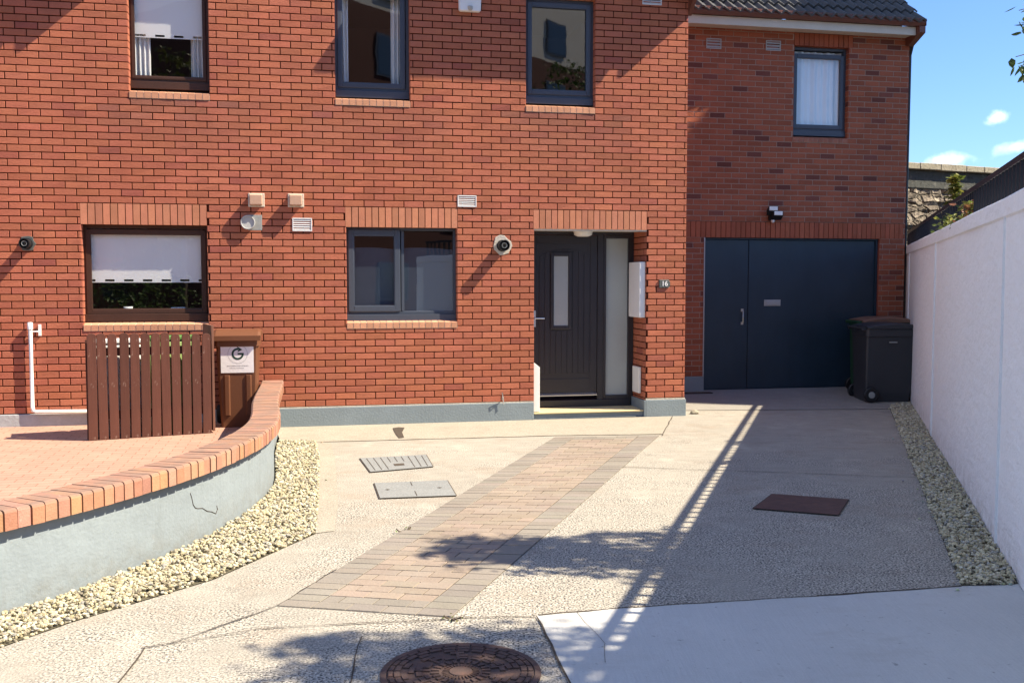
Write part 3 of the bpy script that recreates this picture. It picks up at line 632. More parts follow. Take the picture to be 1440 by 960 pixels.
gp = MB(); gp.box(6.402, 6.655, gy0 - .006, gy0 + .003, 1.283, 1.372); gp.box(6.43, 6.627, gy0 - .013, gy0 - .0061, 1.30, 1.355); gp.build("letter_plate", GREYM, gdo, bevel=.003)
gj = MB(); gj.box(5.452, 5.4685, GY - .012, GY + .05, .09, 2.247); gj.build("door_jamb", GREYM, house)

# roof and eaves --------------------------------------------------
def tiles(x0, x1, y0, z0, y1, z1, name="roof", pitch=.15, ex=.30):
    mb = MB(); ln = math.hypot(y1 - y0, z1 - z0); uy, uz = (y1 - y0) / ln, (z1 - z0) / ln; ny, nz_ = -uz, uy; rows_ = int(ln / ex); seg = 10
    n = int((x1 - x0) / pitch * seg)
    for r in range(rows_):
        base = r * ex; prev = None; sh = R(-.004, .004)
        for i in range(n + 1):
            x = x0 + (x1 - x0) * i / n; h = .022 * (math.sin(2 * PI * (x - x0) / pitch) + .35 * math.sin(4 * PI * (x - x0) / pitch)) + sh
            def P(s_, hh): return (x, y0 + uy * s_ + ny * hh, z0 + uz * s_ + nz_ * hh)
            cur = (P(base - .03, h + .012), P(base - .03, h + .038), P(base + ex, h + .006))
            if prev: mb.face([prev[0], cur[0], cur[1], prev[1]]); mb.face([prev[1], cur[1], cur[2], prev[2]])
            prev = cur
    return mb.build(name, TILE, house)
groof = tiles(4.62, 8.60, GY - .33, 5.29, 4.4, 7.55, "garage_roof")
und = MB(); und.face([(4.55, GY - .30, 5.255), (8.58, GY - .30, 5.255), (8.58, 4.4, 7.50), (4.55, 4.4, 7.50)]); und.face([(4.55, 4.4, 7.5), (8.58, 4.4, 7.5), (8.58, 7.2, 5.2), (4.55, 7.2, 5.2)]); und.build("roof_underlay", TILE, groof)
fa = MB(); fa.box(4.53, 8.50, GY - .262, GY - .24, 5.108, 5.222); fa.box(4.53, 8.50, GY - .239, GY - .002, 5.128, 5.14); fa.build("fascia", CREAM, house, bevel=.003)
gt = MB(); prof = [(GY - .345, 5.325), (GY - .345, 5.27), (GY - .32, 5.226), (GY - .265, 5.226), (GY - .265, 5.325), (GY - .272, 5.325), (GY - .272, 5.235), (GY - .318, 5.235), (GY - .336, 5.272), (GY - .336, 5.325)]
gt.prism(prof, 'x', 4.60, 8.60); gt.box(8.601, 8.609, GY - .345, GY - .265, 5.226, 5.325); gt.build("gutter", BROWNP, house)
be = MB(); be.prism([(GY - .34, 5.13), (GY - .06, 5.0), (GY + .1, 5.06), (GY + .1, 5.32), (GY - .34, 5.22)], 'x', 8.505, 8.60); be.build("verge_box", BROWNP, house, bevel=.004)
dpz = MB(); dpz.tube([(8.60, GY - .02, 5.05), (8.612, GY + .06, 4.9), (8.612, GY + .08, .1)], .034, 10); dpz.build("downpipe", BLACKP, house)
for par, a, b, end in ((house, 1.25, 4.548, 4.548), (neigh, -5.4, -2.03, -2.03)):
    ev = MB(); ev.box(a, b, -.31, .0, 5.245, 5.285); ev.box(a, b, -.33, -.311, 5.245, 5.40); ev.build("eave", BROWNP, par)
    er = MB(); er.face([(a, -.40, 5.36), (b, -.40, 5.36), (b, 4, 8.55), (a, 4, 8.55)]); er.face([(a, -.40, 5.31), (b, -.40, 5.31), (b, 4, 8.50), (a, 4, 8.50)]); er.face([(a, -.40, 5.31), (b, -.40, 5.31), (b, -.40, 5.36), (a, -.40, 5.36)]); er.face([(a, 8.3, 5.36), (b, 8.3, 5.36), (b, 4, 8.55), (a, 4, 8.55)]); er.build("roof", TILE, par)
    vb = MB(); vb.prism([(-.31, 5.08), (.004, 4.80), (.10, 4.82), (.10, 5.2), (-.31, 5.24)], 'x', end - .045 if end > 0 else end - .045, end); vb.build("verge_bracket", BROWNP, par)
gb = MB()
for x0_, x1_ in ((-2.1, -.345), (1.29, -.345)):
    gb.face([(x0_, -.04, 5.2), (x1_, -.04, 7.25), (x1_, 3.9, 7.25), (x0_, 3.9, 5.2)])
gb.build("gable_roof", TILE, house)

# ------------------------------------------------------------------ fixtures on the front
def at(s, y, z): return L(s, y, z)
def fix(mb, name, mats, label, cat, s, y, z, group=None, **k):
    return tag(mb.build(name, mats, None, at(s, y, z), TH, **k), label, cat, group)
def hood(s, z, label):
    t = thing("vent_hood", label, "vent hood", at(s, 0, z), TH, "tan vent hoods over the brown window")
    a = MB(); a.box(-.088, .088, -.012, .002, -.076, .076); a.build("back_plate", MORT_L, t, bevel=.006)
    b = MB(); b.prism([(-.013, -.058), (-.11, -.058), (-.115, .05), (-.10, .064), (-.013, .064)], 'x', -.070, .066); b.build("cowl", TAN, t, bevel=.008)
hood(-.527, 2.532, "tan square vent hood above the round steel duct end"); hood(-.10, 2.535, "tan square vent hood above the white slatted air vent")
def grille(s, y, z, w, h, label, slats=5, mat=GREYM):
    t = thing("air_vent", label, "air vent", at(s, y, z), TH, "slatted air vents in the brickwork")
    a = MB(); a.ring(-w / 2, w / 2, -h / 2, h / 2, .012, .012, .012, .012, -.014, .006); a.build("frame", mat, t, bevel=.002)
    b = MB(); b.box(-w / 2 + .012, w / 2 - .012, .0, .004, -h / 2 + .012, h / 2 - .012); b.build("opening", VOID, t)
    c = MB(); ih = h - .024
    for i in range(slats):
        zc_ = -ih / 2 + ih * (i + .5) / slats; c.prism([(-.011, zc_ - ih / slats * .36), (-.001, zc_ + ih / slats * .22), (-.001, zc_ + ih / slats * .36), (-.011, zc_ - ih / slats * .14)], 'x', -w / 2 + .012, w / 2 - .012)
    c.build("louvre", mat, t)
VENTW = m_paint("white vent plastic", (.66, .67, .66), .5, .15)
grille(-.035, 0, 2.268, .215, .145, "white slatted air vent below the second tan hood", mat=VENTW)
grille(1.827, 0, 2.557, .22, .13, "slatted air vent above the wall between kitchen window and front door", mat=VENTW)
grille(4.047, 0, 4.962, .24, .13, "slatted air vent high by the corner of the main house", mat=VENTW)
grille(5.562, GY, 4.912, .222, .14, "slatted air vent high on the garage wing beside the house corner", 3)
grille(6.45, GY, 4.925, .225, .14, "slatted air vent beside the garage wing window", 3)
t = thing("duct_outlet", "round steel duct end on a grey plate under a tan hood", "duct", at(-.60, 0, 2.285), TH)
a = MB(); a.box(-.02, .13, -.008, .002, -.085, .085); a.build("back_plate", GALV, t, bevel=.004)
a = MB(); a.lathe([(.078, .0), (.078, -.06), (.070, -.062), (.066, -.05), (.0, -.048)], (-.02, 0, 0), 28, 'y'); a.build("pipe_end", GREYM, t, smooth=False)
def flue(s, z, label, ln, r, patch):
    t = thing("boiler_flue", label, "flue", at(s, 0, z), TH, "black boiler flues on the front wall")
    a = MB(); pts = []
    for k in range(14):
        q = 2 * PI * k / 14; rr = patch * R(.8, 1.15); pts.append((rr * math.cos(q), rr * math.sin(q)))
    a.prism(pts, 'y', -.012, .002); a.build("mortar_patch", MORT_L if patch > .1 else PLATE, t, bevel=.004)
    b = MB(); b.lathe([(r, -.01), (r, -ln), (r * .9, -ln), (r * .88, -ln + .1), (0, -ln + .1)], n=28, ax='y'); b.lathe([(r * 1.12, -.012), (r * 1.12, -.03), (r, -.03)], n=28, ax='y'); b.lathe([(r * 1.06, -ln + .02), (r * 1.06, -ln + .008), (r, -ln + .008)], n=28, ax='y'); b.build("outer_pipe", BLACKP, t)
    c = MB(); c.lathe([(r * .52, -.02), (r * .52, -ln * .96), (r * .45, -ln * .96), (r * .42, -ln * .5), (0, -ln * .5)], n=20, ax='y'); c.build("inner_pipe", GALV, t)
flue(2.24, 2.05, "black boiler flue in a pale mortar patch left of the front door", .155, .06, .112)
flue(-2.89, 2.035, "black boiler flue left of the brown ground floor window", .135, .052, .085)
# alarm box
t = thing("alarm_box", "white alarm box with a round sensor below, between the upper grey windows", "alarm box", at(1.86, 0, 4.83), TH)
a = MB(); a.prism([(-.135, .2), (-.125, -.12), (-.112, -.138), (.112, -.138), (.125, -.12), (.135, .2)], 'y', -.07, 0); a.build("case", WHITE, t, bevel=.012)
a = MB(); a.lathe([(.0, -.018), (.018, -.014), (.028, 0), (.030, .03)], (0, -.068, -.115), 20, 'z'); a.build("sensor", GREYM, t, smooth=True)
# number plate
t = thing("house_number", "small grey plate with white house number 16 on the door pier", "house number", at(4.232, 0, 1.607), TH)
a = MB(); pts = [(-.068, -.05), (.05, -.05), (.072, -.02), (.072, .02), (.05, .05), (-.068, .05)]; a.prism(pts, 'y', -.022, -.002); a.build("plate", PLATE, t, bevel=.006)
def text(body, size, loc, mat, parent, name="lettering", depth=.002, sp=1):
    cu = bpy.data.curves.new(name, 'FONT'); cu.body = body; cu.size = size; cu.align_x = 'CENTER'; cu.align_y = 'CENTER'; cu.extrude = depth; cu.offset = size * .02; cu.space_character = sp
    tmp = bpy.data.objects.new("tmp", cu); C.objects.link(tmp); bpy.context.view_layer.update()
    me = bpy.data.meshes.new_from_object(tmp.evaluated_get(bpy.context.evaluated_depsgraph_get())); bpy.data.objects.remove(tmp)
    me.name = name; me.materials.clear(); me.materials.append(mat)
    o = bpy.data.objects.new(name, me); C.objects.link(o); o.location = loc; o.rotation_euler = (PI / 2, 0, 0); o.parent = parent; return o
text("16", .082, (0, -.0235, 0), WHITE, t, "numerals")
# porch fittings
t = thing("porch_light", "white porch light on the soffit over the front door", "light", at(3.29, .26, 2.245), TH)
a = MB(); a.lathe([(.12, 0), (.12, -.015), (.1, -.02), (0, -.02)], n=28); a.build("base", WHITE, t)
a = MB(); a.lathe([(.115, -.016), (.108, -.05), (.07, -.068), (0, -.07)], n=28); a.build("diffuser", LAMP, t, smooth=True)
a = MB(); a.box(-.075, -.001, -.21, .2, -.335, .335); tag(a.build("meter_box", WHITE, None, at(4.005, .235, 1.535), TH, bevel=.006), "tall white meter box on the porch side wall", "meter box", "white meter boxes in the porch")
a = MB(); a.box(-.03, -.001, -.13, .12, -.16, .16); tag(a.build("meter_box", WHITE, None, at(4.0, .27, .43), TH, bevel=.006), "small white box low on the porch side wall", "meter box", "white meter boxes in the porch")
a = MB(); a.prism([(0, .09), (.075, .09), (.075, .62), (.0, .68)], 'y', -.0, .18); tag(a.build("pipe_cover", WHITE, None, at(2.626, .03, 0), TH, bevel=.004), "white boxed pipe cover at the left foot of the porch", "pipe cover")
t = thing("security_light", "black twin spotlight with white lenses above the garage door", "security light", at(6.46, GY, 2.56), TH)
a = MB(); a.box(-.045, .045, -.05, 0, -.07, .03); a.tube([(0, -.05, -.01), (0, -.09, .0), (-.03, -.10, .035)], .012, 8); a.tube([(0, -.05, -.02), (.035, -.1, -.01)], .012, 8); a.build("bracket", BLACKP, t, bevel=.006)
for dx, dz in ((-.03, .06), (.045, -.005)):
    a = MB(); T_ = lambda x, y, z, dx=dx, dz=dz: (x + dx, y - .10, z * .8 - (y) * .9 + dz); a.box(-.078, .078, -.035, .03, -.045, .045, T=T_); hh = a.build("spotlight", BLACKP, t, bevel=.01)
    b = MB(); b.box(-.062, .062, -.039, -.0352, -.032, .032, T=T_); b.build("lens", LAMP, hh)
a = MB(); a.lathe([(0, -.03), (.02, -.024), (.026, 0), (.02, .02)], (0, -.055, -.075), 16); a.build("sensor", LAMP, t, smooth=True)
# white waste pipe at the left
a = MB(); a.tube([(-2.874, -.05, 1.19), (-2.874, -.05, .30), (-2.868, -.05, .262), (-2.84, -.05, .25), (-2.0, -.05, .235)], .021, 12); a.lathe([(.027, 1.13), (.027, 1.2), (.015, 1.205), (0, 1.205)], (-2.874, -.05, 0), 14)
wp = tag(a.build("waste_pipe", WHITE, None, at(0, 0, 0), TH, smooth=True), "white waste pipe bent along the foot of the wall at left", "pipe")
a = MB(); a.box(-2.80, -2.775, -.03, 0, 1.06, 1.18); a.box(-2.85, -2.80, -.05, -.03, 1.10, 1.115); a.build("clip", WHITE, wp)
a = MB(); a.tube([(0, -.0, .05), (-.005, -.05, .09), (-.01, -.055, .14), (.005, -.03, .09), (.012, -.03, .0)], .006, 6); tag(a.build("cable_stub", GREYM, None, at(2.235, -.02, .2), TH), "short bent cable stub on the plinth left of the porch", "cable")

# ------------------------------------------------------------------ behind the glass
def roller(w0, w1, ztop, zbot, y, label, gy=0, off=0):
    mb = MB(); yb = gy + y; mb.box(w0, w1, yb, yb + .004, zbot + .035, ztop); per = .196; x = w0 + off; xs = [w0]
    mb.box(w0, w1, yb, yb + .004, zbot, zbot + .012)
    while x < w1:
        a, b = x + .098, min(w1, x + per)
        if b > a and a < w1: mb.box(max(w0, a), b, yb, yb + .004, zbot + .0122, zbot + .0348)
        x += per
    mb.tube([(w0, yb + .027, ztop), (w1, yb + .02, ztop)], .022, 10)
    return tag(mb.build("roller_blind", BLIND, None, at(0, 0, 0), TH), label, "blind", "white roller blinds in the brown windows")
roller(-2.29, -1.12, 2.19, 1.625, .138, "white roller blind with a slotted hem in the brown ground floor window", off=-.055)
roller(-1.80, -1.06, 4.88, 4.275, .138, "white roller blind over pale curtains in the brown upper window", off=.03)
def curtain(x0, x1, z0, z1, y, label, folds=5, amp=.025, group=None, lean=0, gy=0):
    mb = MB(); n = folds * 10; pr = None; nz2 = 6
    cols = []
    for i in range(n + 1):
        col = []
        for k in range(nz2 + 1):
            v = k / nz2; u = i / n; x = x0 + (x1 - x0) * u + lean * (1 - v) * (1 - u if lean > 0 else u); col.append((x, gy + y + amp * math.sin(u * folds * 2 * PI + .6 * math.sin(v * 3)) + .01 * math.sin(u * 23), z0 + (z1 - z0) * v))
        cols.append(col)
    for i in range(n):
        for k in range(nz2): mb.face([cols[i][k], cols[i + 1][k], cols[i + 1][k + 1], cols[i][k + 1]])
    o = mb.build("curtain", CURTAIN, None, at(0, 0, 0), TH, smooth=True); return tag(o, label, "curtain", group)
cg = "pale curtains behind the upper windows"
curtain(-1.82, -1.63, 3.72, 4.9, .185, "pale curtain at the left side of the brown upper window", 4, group=cg)
curtain(-1.21, -1.03, 3.72, 4.9, .185, "pale curtain at the right side of the brown upper window", 4, group=cg)
curtain(.36, .50, 3.72, 4.9, .18, "pale curtain with bead trim at the left of the middle upper window", 3, group=cg, lean=.05)
curtain(.98, 1.13, 3.72, 4.9, .18, "pale curtain with bead trim at the right of the middle upper window", 3, group=cg)
curtain(2.555, 2.63, 3.72, 4.9, .17, "narrow pale curtain edge in the upper window over the front door", 2, group=cg)
curtain(6.80, 7.59, 3.72, 4.9, .155, "full width net curtain in the garage wing window", 8, .012, group=cg, gy=GY)
fm = MB()
for x0_, x1_ in ((.50, 1.03), (1.085, 1.70)):
    n = 16
    for i in range(n):
        a, b = i / n, (i + 1) / n; za, zb_ = (2.005 + .02 * math.cos((v - .35) * 2.6) for v in (a, b)); xa, xb = x0_ + (x1_ - x0_) * a, x0_ + (x1_ - x0_) * b
        fm.raw([(xa, .126, 1.20), (xb, .126, 1.20), (xb, .126, zb_), (xa, .126, za), (xa, .129, 1.20), (xb, .129, 1.20), (xb, .129, zb_), (xa, .129, za)], [(0, 1, 2, 3), (4, 7, 6, 5), (3, 2, 6, 7)])
tag(fm.build("privacy_screen", FILM, None, at(0, 0, 0), TH), "blue grey privacy screen covering most of the kitchen window", "window screen")
a = MB(); a.lathe([(.0, 0), (.035, 0), (.045, .02), (.05, .06), (.046, .06), (.0, .058)], n=18); tag(a.build("bowl", PAPER, None, at(-1.93, .22, 1.30), TH, smooth=True), "small white bowl on the inner sill of the brown window", "bowl")
a = MB(); a.box(-.08, .08, -.04, .04, 0, .05); tag(a.build("soap_dish", PAPER, None, at(-1.40, .22, 1.30), TH, bevel=.012), "white dish on the inner sill of the brown window", "dish")

# ------------------------------------------------------------------ white wall and railing
wt = thing("boundary_wall", "long white painted boundary wall beside the driveway", "wall", (WB.x, WB.y, 0), math.atan2(WD.y, WD.x))
# local frame of the wall: x along, y to the left (towards the driveway)
T0, T1 = -2.85, 12.6; HW = 2.155
wm = MB(); n = 60
for i in range(n):
    a, b = T0 + (T1 - T0) * i / n, T0 + (T1 - T0) * (i + 1) / n
    zs = [0, .08, .6, 1.2, HW - .13, HW - .115]
    def wy(x, z): return .010 * noise.noise((x * .7, z * 1.1, 3.1)) + (.012 if z > HW - .12 else 0) + .004 * noise.noise((x * 3, z * 3, 7))
    for k in range(len(zs) - 1): wm.face([(a, wy(a, zs[k]), zs[k]), (a, wy(a, zs[k + 1]), zs[k + 1]), (b, wy(b, zs[k + 1]), zs[k + 1]), (b, wy(b, zs[k]), zs[k])][::-1])
wm.face([(T0, 0, 0), (T0, 0, HW - .115), (T0, -.3, HW - .115), (T0, -.3, 0)][::-1]); wm.face([(T0, -.3, 0), (T0, -.3, HW - .115), (T1, -.3, HW - .115), (T1, -.3, 0)][::-1]); wm.face([(T1, 0, 0), (T1, 0, HW - .115), (T1, -.3, HW - .115), (T1, -.3, 0)])
wm.build("wall_face", WHITEWALL, wt)
cp_ = MB(); n = 40
for i in range(n):
    a, b = T0 + (T1 - T0) * i / n, T0 + (T1 - T0) * (i + 1) / n; f = lambda x: HW + .006 * noise.noise((x * 1.3, 0, 0)); g_ = lambda x: .016 + .004 * noise.noise((x * 2, 5, 0))
    for q in ([(a, g_(a), HW - .118), (b, g_(b), HW - .118), (b, g_(b), f(b) - .012), (a, g_(a), f(a) - .012)], [(a, g_(a), f(a) - .012), (b, g_(b), f(b) - .012), (b, g_(b) - .012, f(b)), (a, g_(a) - .012, f(a))], [(a, g_(a) - .012, f(a)), (b, g_(b) - .012, f(b)), (b, -.31, f(b)), (a, -.31, f(a))], [(a, -.31, f(a)), (b, -.31, f(b)), (b, -.31, HW - .118), (a, -.31, HW - .118)]): cp_.face(q)
cp_.face([(T0, .016, HW - .118), (T0, .016, HW), (T0, -.31, HW), (T0, -.31, HW - .118)])
cp_.build("coping", WHITEWALL, wt)
cj = MB()
for x, w_ in ((.95, .0035), (5.4, .003), (9.3, .002)):
    for k in range(14):
        z0_ = .02 + k * .144; xx = x + .006 * noise.noise((z0_ * 3, x, 0)); cj.box(xx, xx + w_ * R(.4, 1.1), .0, .0155, z0_, z0_ + .1445)
cj.build("control_joint", m_paint("control joint grey", (.76, .76, .77), .9, .2), wt)  # thin pale grey strips mark the control joints
rl = thing("metal_railing", "low dark metal railing along the top of the white boundary wall", "railing", (WB.x, WB.y, 0), math.atan2(WD.y, WD.x))
a = MB(); a.box(-2.75, 12.4, -.172, -.132, 2.418, 2.463); a.build("top_rail", RAIL, rl, bevel=.004)
pk = None; N = 99; step = 15.0 / N
for i in range(N):
    x = -2.7 + i * step
    if pk is None: b = MB(); b.box(-.014, .014, -.170, -.134, HW + .003, 2.4175); pk = b.build("picket", RAIL, rl); pk.location.x = x
    else: o = pk.copy(); C.objects.link(o); o.parent = rl; o.location.x = x

# ------------------------------------------------------------------ garden wall with brick capping
gw = thing("garden_wall", "curved grey rendered garden wall with a brick on edge capping", "garden wall", (0, 0, 0))
def offs(P, d_):
    out = []
    for i, p in enumerate(P):
        t_ = (P[min(i + 1, len(P) - 1)] - P[max(0, i - 1)]).normalized(); out.append(p + Vector((-t_.y, t_.x)) * d_)
    return out
HB = .428
sgn = 1 if (offs(WC, .1)[60].x < WC[60].x) else -1
OUT = offs(WC, .02 * sgn); INN = offs(WC, .19 * sgn)
wb_ = MB(); n = len(WC); zs = [-.01, .1, .2, .3, HB]
for i in range(n - 1):
    for k in range(len(zs) - 1): wb_.face([(*OUT[i], zs[k]), (*OUT[i + 1], zs[k]), (*OUT[i + 1], zs[k + 1]), (*OUT[i], zs[k + 1])])
    wb_.face([(*INN[i], -.01), (*INN[i], HB), (*INN[i + 1], HB), (*INN[i + 1], -.01)])
wb_.face([(*OUT[0], -.01), (*OUT[0], HB), (*INN[0], HB), (*INN[0], -.01)])
wb_.build("wall_body", RENDER, gw, smooth=False)
capm = MB(); acc = 0; dist = [0]
for i in range(1, n): dist.append(dist[-1] + (WC[i] - WC[i - 1]).length)
def along(s_):
    for i in range(1, n):
        if dist[i] >= s_: t_ = (s_ - dist[i - 1]) / (dist[i] - dist[i - 1]); return WC[i - 1].lerp(WC[i], t_), (WC[i] - WC[i - 1]).normalized()
    return WC[-1], (WC[-1] - WC[-2]).normalized()
nb2 = int(dist[-1] / .0755)
for i in range(nb2):
    p, t_ = along((i + .5) * .0755); nr = Vector((-t_.y, t_.x)) * sgn; a_, b_ = -.036 + R(-.004, .004), .205; hw = .0338; z0_, z1_ = HB + .004 + R(-.001, .001), HB + .106 + R(-.002, .002); e = .016
    f = R(.8, 1.15); c = tuple(v * f for v in (.40, .205, .135)); c = tuple(v * k for v, k in zip(c, (1, R(.92, 1.08), R(.85, 1.1)))); 
    prof = [(a_, z0_), (b_, z0_), (b_, z1_ - e), (b_ - e, z1_), (a_ + e, z1_), (a_ + e * .3, z1_ - e * .3), (a_, z1_ - e)]
    vv = [(*(p + nr * q_ - t_ * hw), z) for q_, z in prof] + [(*(p + nr * q_ + t_ * hw), z) for q_, z in prof]; k = len(prof)
    capm.raw(vv, [tuple(range(k)), tuple(range(2 * k - 1, k - 1, -1))] + [(j, k + j, k + (j + 1) % k, (j + 1) % k) for j in range(k)], 0, c)
def m_cap():
    m = Mat("capping brick", rough=.9, spec=.2); m.start(m.attr()); m.mul(m.noise(16, 5), .8, 1.2); m.mul(m.noise(90, 4), .85, 1.15)
    geo = m.n.new("ShaderNodeNewGeometry"); sx = m.n.new("ShaderNodeSeparateXYZ"); m.l.new(m.tc.outputs["Object"], sx.inputs[0])
    up = m.remap(sx.outputs[2], HB + .085, HB + .10); mm = m.n.new("ShaderNodeMath"); mm.operation = 'MULTIPLY'; m.l.new(up, mm.inputs[0]); m.l.new(m.remap(m.noise(9, 6), .35, .6, .35, .95), mm.inputs[1])
    m.mix(mm.outputs[0], (.25, .165, .125)); m.mix(m.remap(m.noise(24, 6, rough=.7), .63, .74, 0, .6), (.58, .48, .40)); m.bump(m.noise(110, 4), .003); return m.done()
capm.build("capping", m_cap(), gw)
cmo = MB(); CO, CI = offs(WC, .0 * sgn), offs(WC, .198 * sgn); CO = offs(WC, -.024 * sgn)
for i in range(n - 1):
    cmo.face([(*CO[i], HB + .001), (*CO[i + 1], HB + .001), (*CO[i + 1], HB + .09), (*CO[i], HB + .09)]); cmo.face([(*CO[i], HB + .097), (*CO[i + 1], HB + .097), (*CI[i + 1], HB + .097), (*CI[i], HB + .097)])
cmo.build("mortar_bed", m_mortar("capping mortar", (.20, .15, .115)), gw)
ck = MB(); pts = [(6.12, .33), (6.15, .25), (6.20, .215), (6.32, .17), (6.44, .125), (6.47, .15), (6.455, .175)]   # a crack in the render
def on_wall(y, z):
    i = min(range(n), key=lambda j: abs(WC[j].y - y)); t_ = (WC[min(i + 1, n - 1)] - WC[i - 1]).normalized(); p = WC[i] + t_ * ((y - WC[i].y) / max(.2, t_.y)) - Vector((-t_.y, t_.x)) * -sgn * .0185; return (p.x, p.y, z)
for (y0_, z0_), (y1_, z1_) in zip(pts, pts[1:]): ck.tube([on_wall(y0_, z0_), on_wall((y0_ + y1_) / 2, (z0_ + z1_) / 2 + R(-.012, .012)), on_wall(y1_, z1_)], .0022, 5)
ck.build("render_crack", DIRT, gw)

# ------------------------------------------------------------------ picket screen, bins
fa_, fb_ = Vector((-4.13, 9.62)), Vector((-3.07, 10.13)); fd = (fb_ - fa_); fl = fd.length; fang = math.atan2(fd.y, fd.x)
scr = thing("picket_screen", "brown stained picket screen with rounded board tops under the brown window", "fence", (fa_.x, fa_.y, PZ), fang)
pw_ = fl / 12
for i in range(12):
    a = MB(); w_ = pw_ * .86; h = 1.055 + R(-.008, .008) - i * .002; pts = [(0, R(0, .006)), (w_, R(0, .006)), (w_, h - w_ / 2)] + [(w_ / 2 + w_ / 2 * math.cos(q), h - w_ / 2 + w_ / 2 * math.sin(q) * .8) for q in (PI * k / 8 for k in range(1, 8))] + [(0, h - w_ / 2)]
    f = R(.85, 1.2); a.prism(pts, 'y', -.012 + R(-.003, .003), .010, 0, (.090 * f, .034 * f, .023 * f)); o = a.build("board", WOOD, scr, bevel=.003); o.location = (i * pw_ + .006, 0, 0); o.rotation_euler = (0, R(-.008, .008), 0)
for z in (.2, .82): a = MB(); a.box(.02, fl, .013, .05, z, z + .08, 0, (.07, .028, .02)); a.build("rail", WOOD, scr)
for x in (.0, fl - .06): a = MB(); a.box(x, x + .06, .052, .11, 0, .98, 0, (.07, .028, .02)); a.build("post", WOOD, scr)
a = MB(); a.box(fl + .004, fl + .028, -.01, .55, .02, 1.10, 0, (.16, .075, .05)); a.build("side_board", WOOD, scr, bevel=.003)
def tall_box(x, mat, lidm, label, h=.93):
    t_ = thing("storage_bin", label, "bin", (*(fa_ + fd.normalized() * x + Vector((-fd.y, fd.x)).normalized() * .22), PZ), fang, "bins hidden behind the picket screen")
    a = MB(); a.box(-.235, .235, -.1, .12, 0, h); a.build("body", mat, t_, bevel=.02)
    b = MB(); b.box(-.245, .245, -.11, .13, h + .001, h + .045); b.build("lid", lidm, t_, bevel=.012)
tall_box(.28, WHITE, WHITE, "white bin glimpsed between the left boards of the picket screen"); tall_box(.84, m_paint("lime plastic", (.36, .50, .18), .5, .1), GREEN, "lime green bin glimpsed between the right boards of the picket screen", .95)
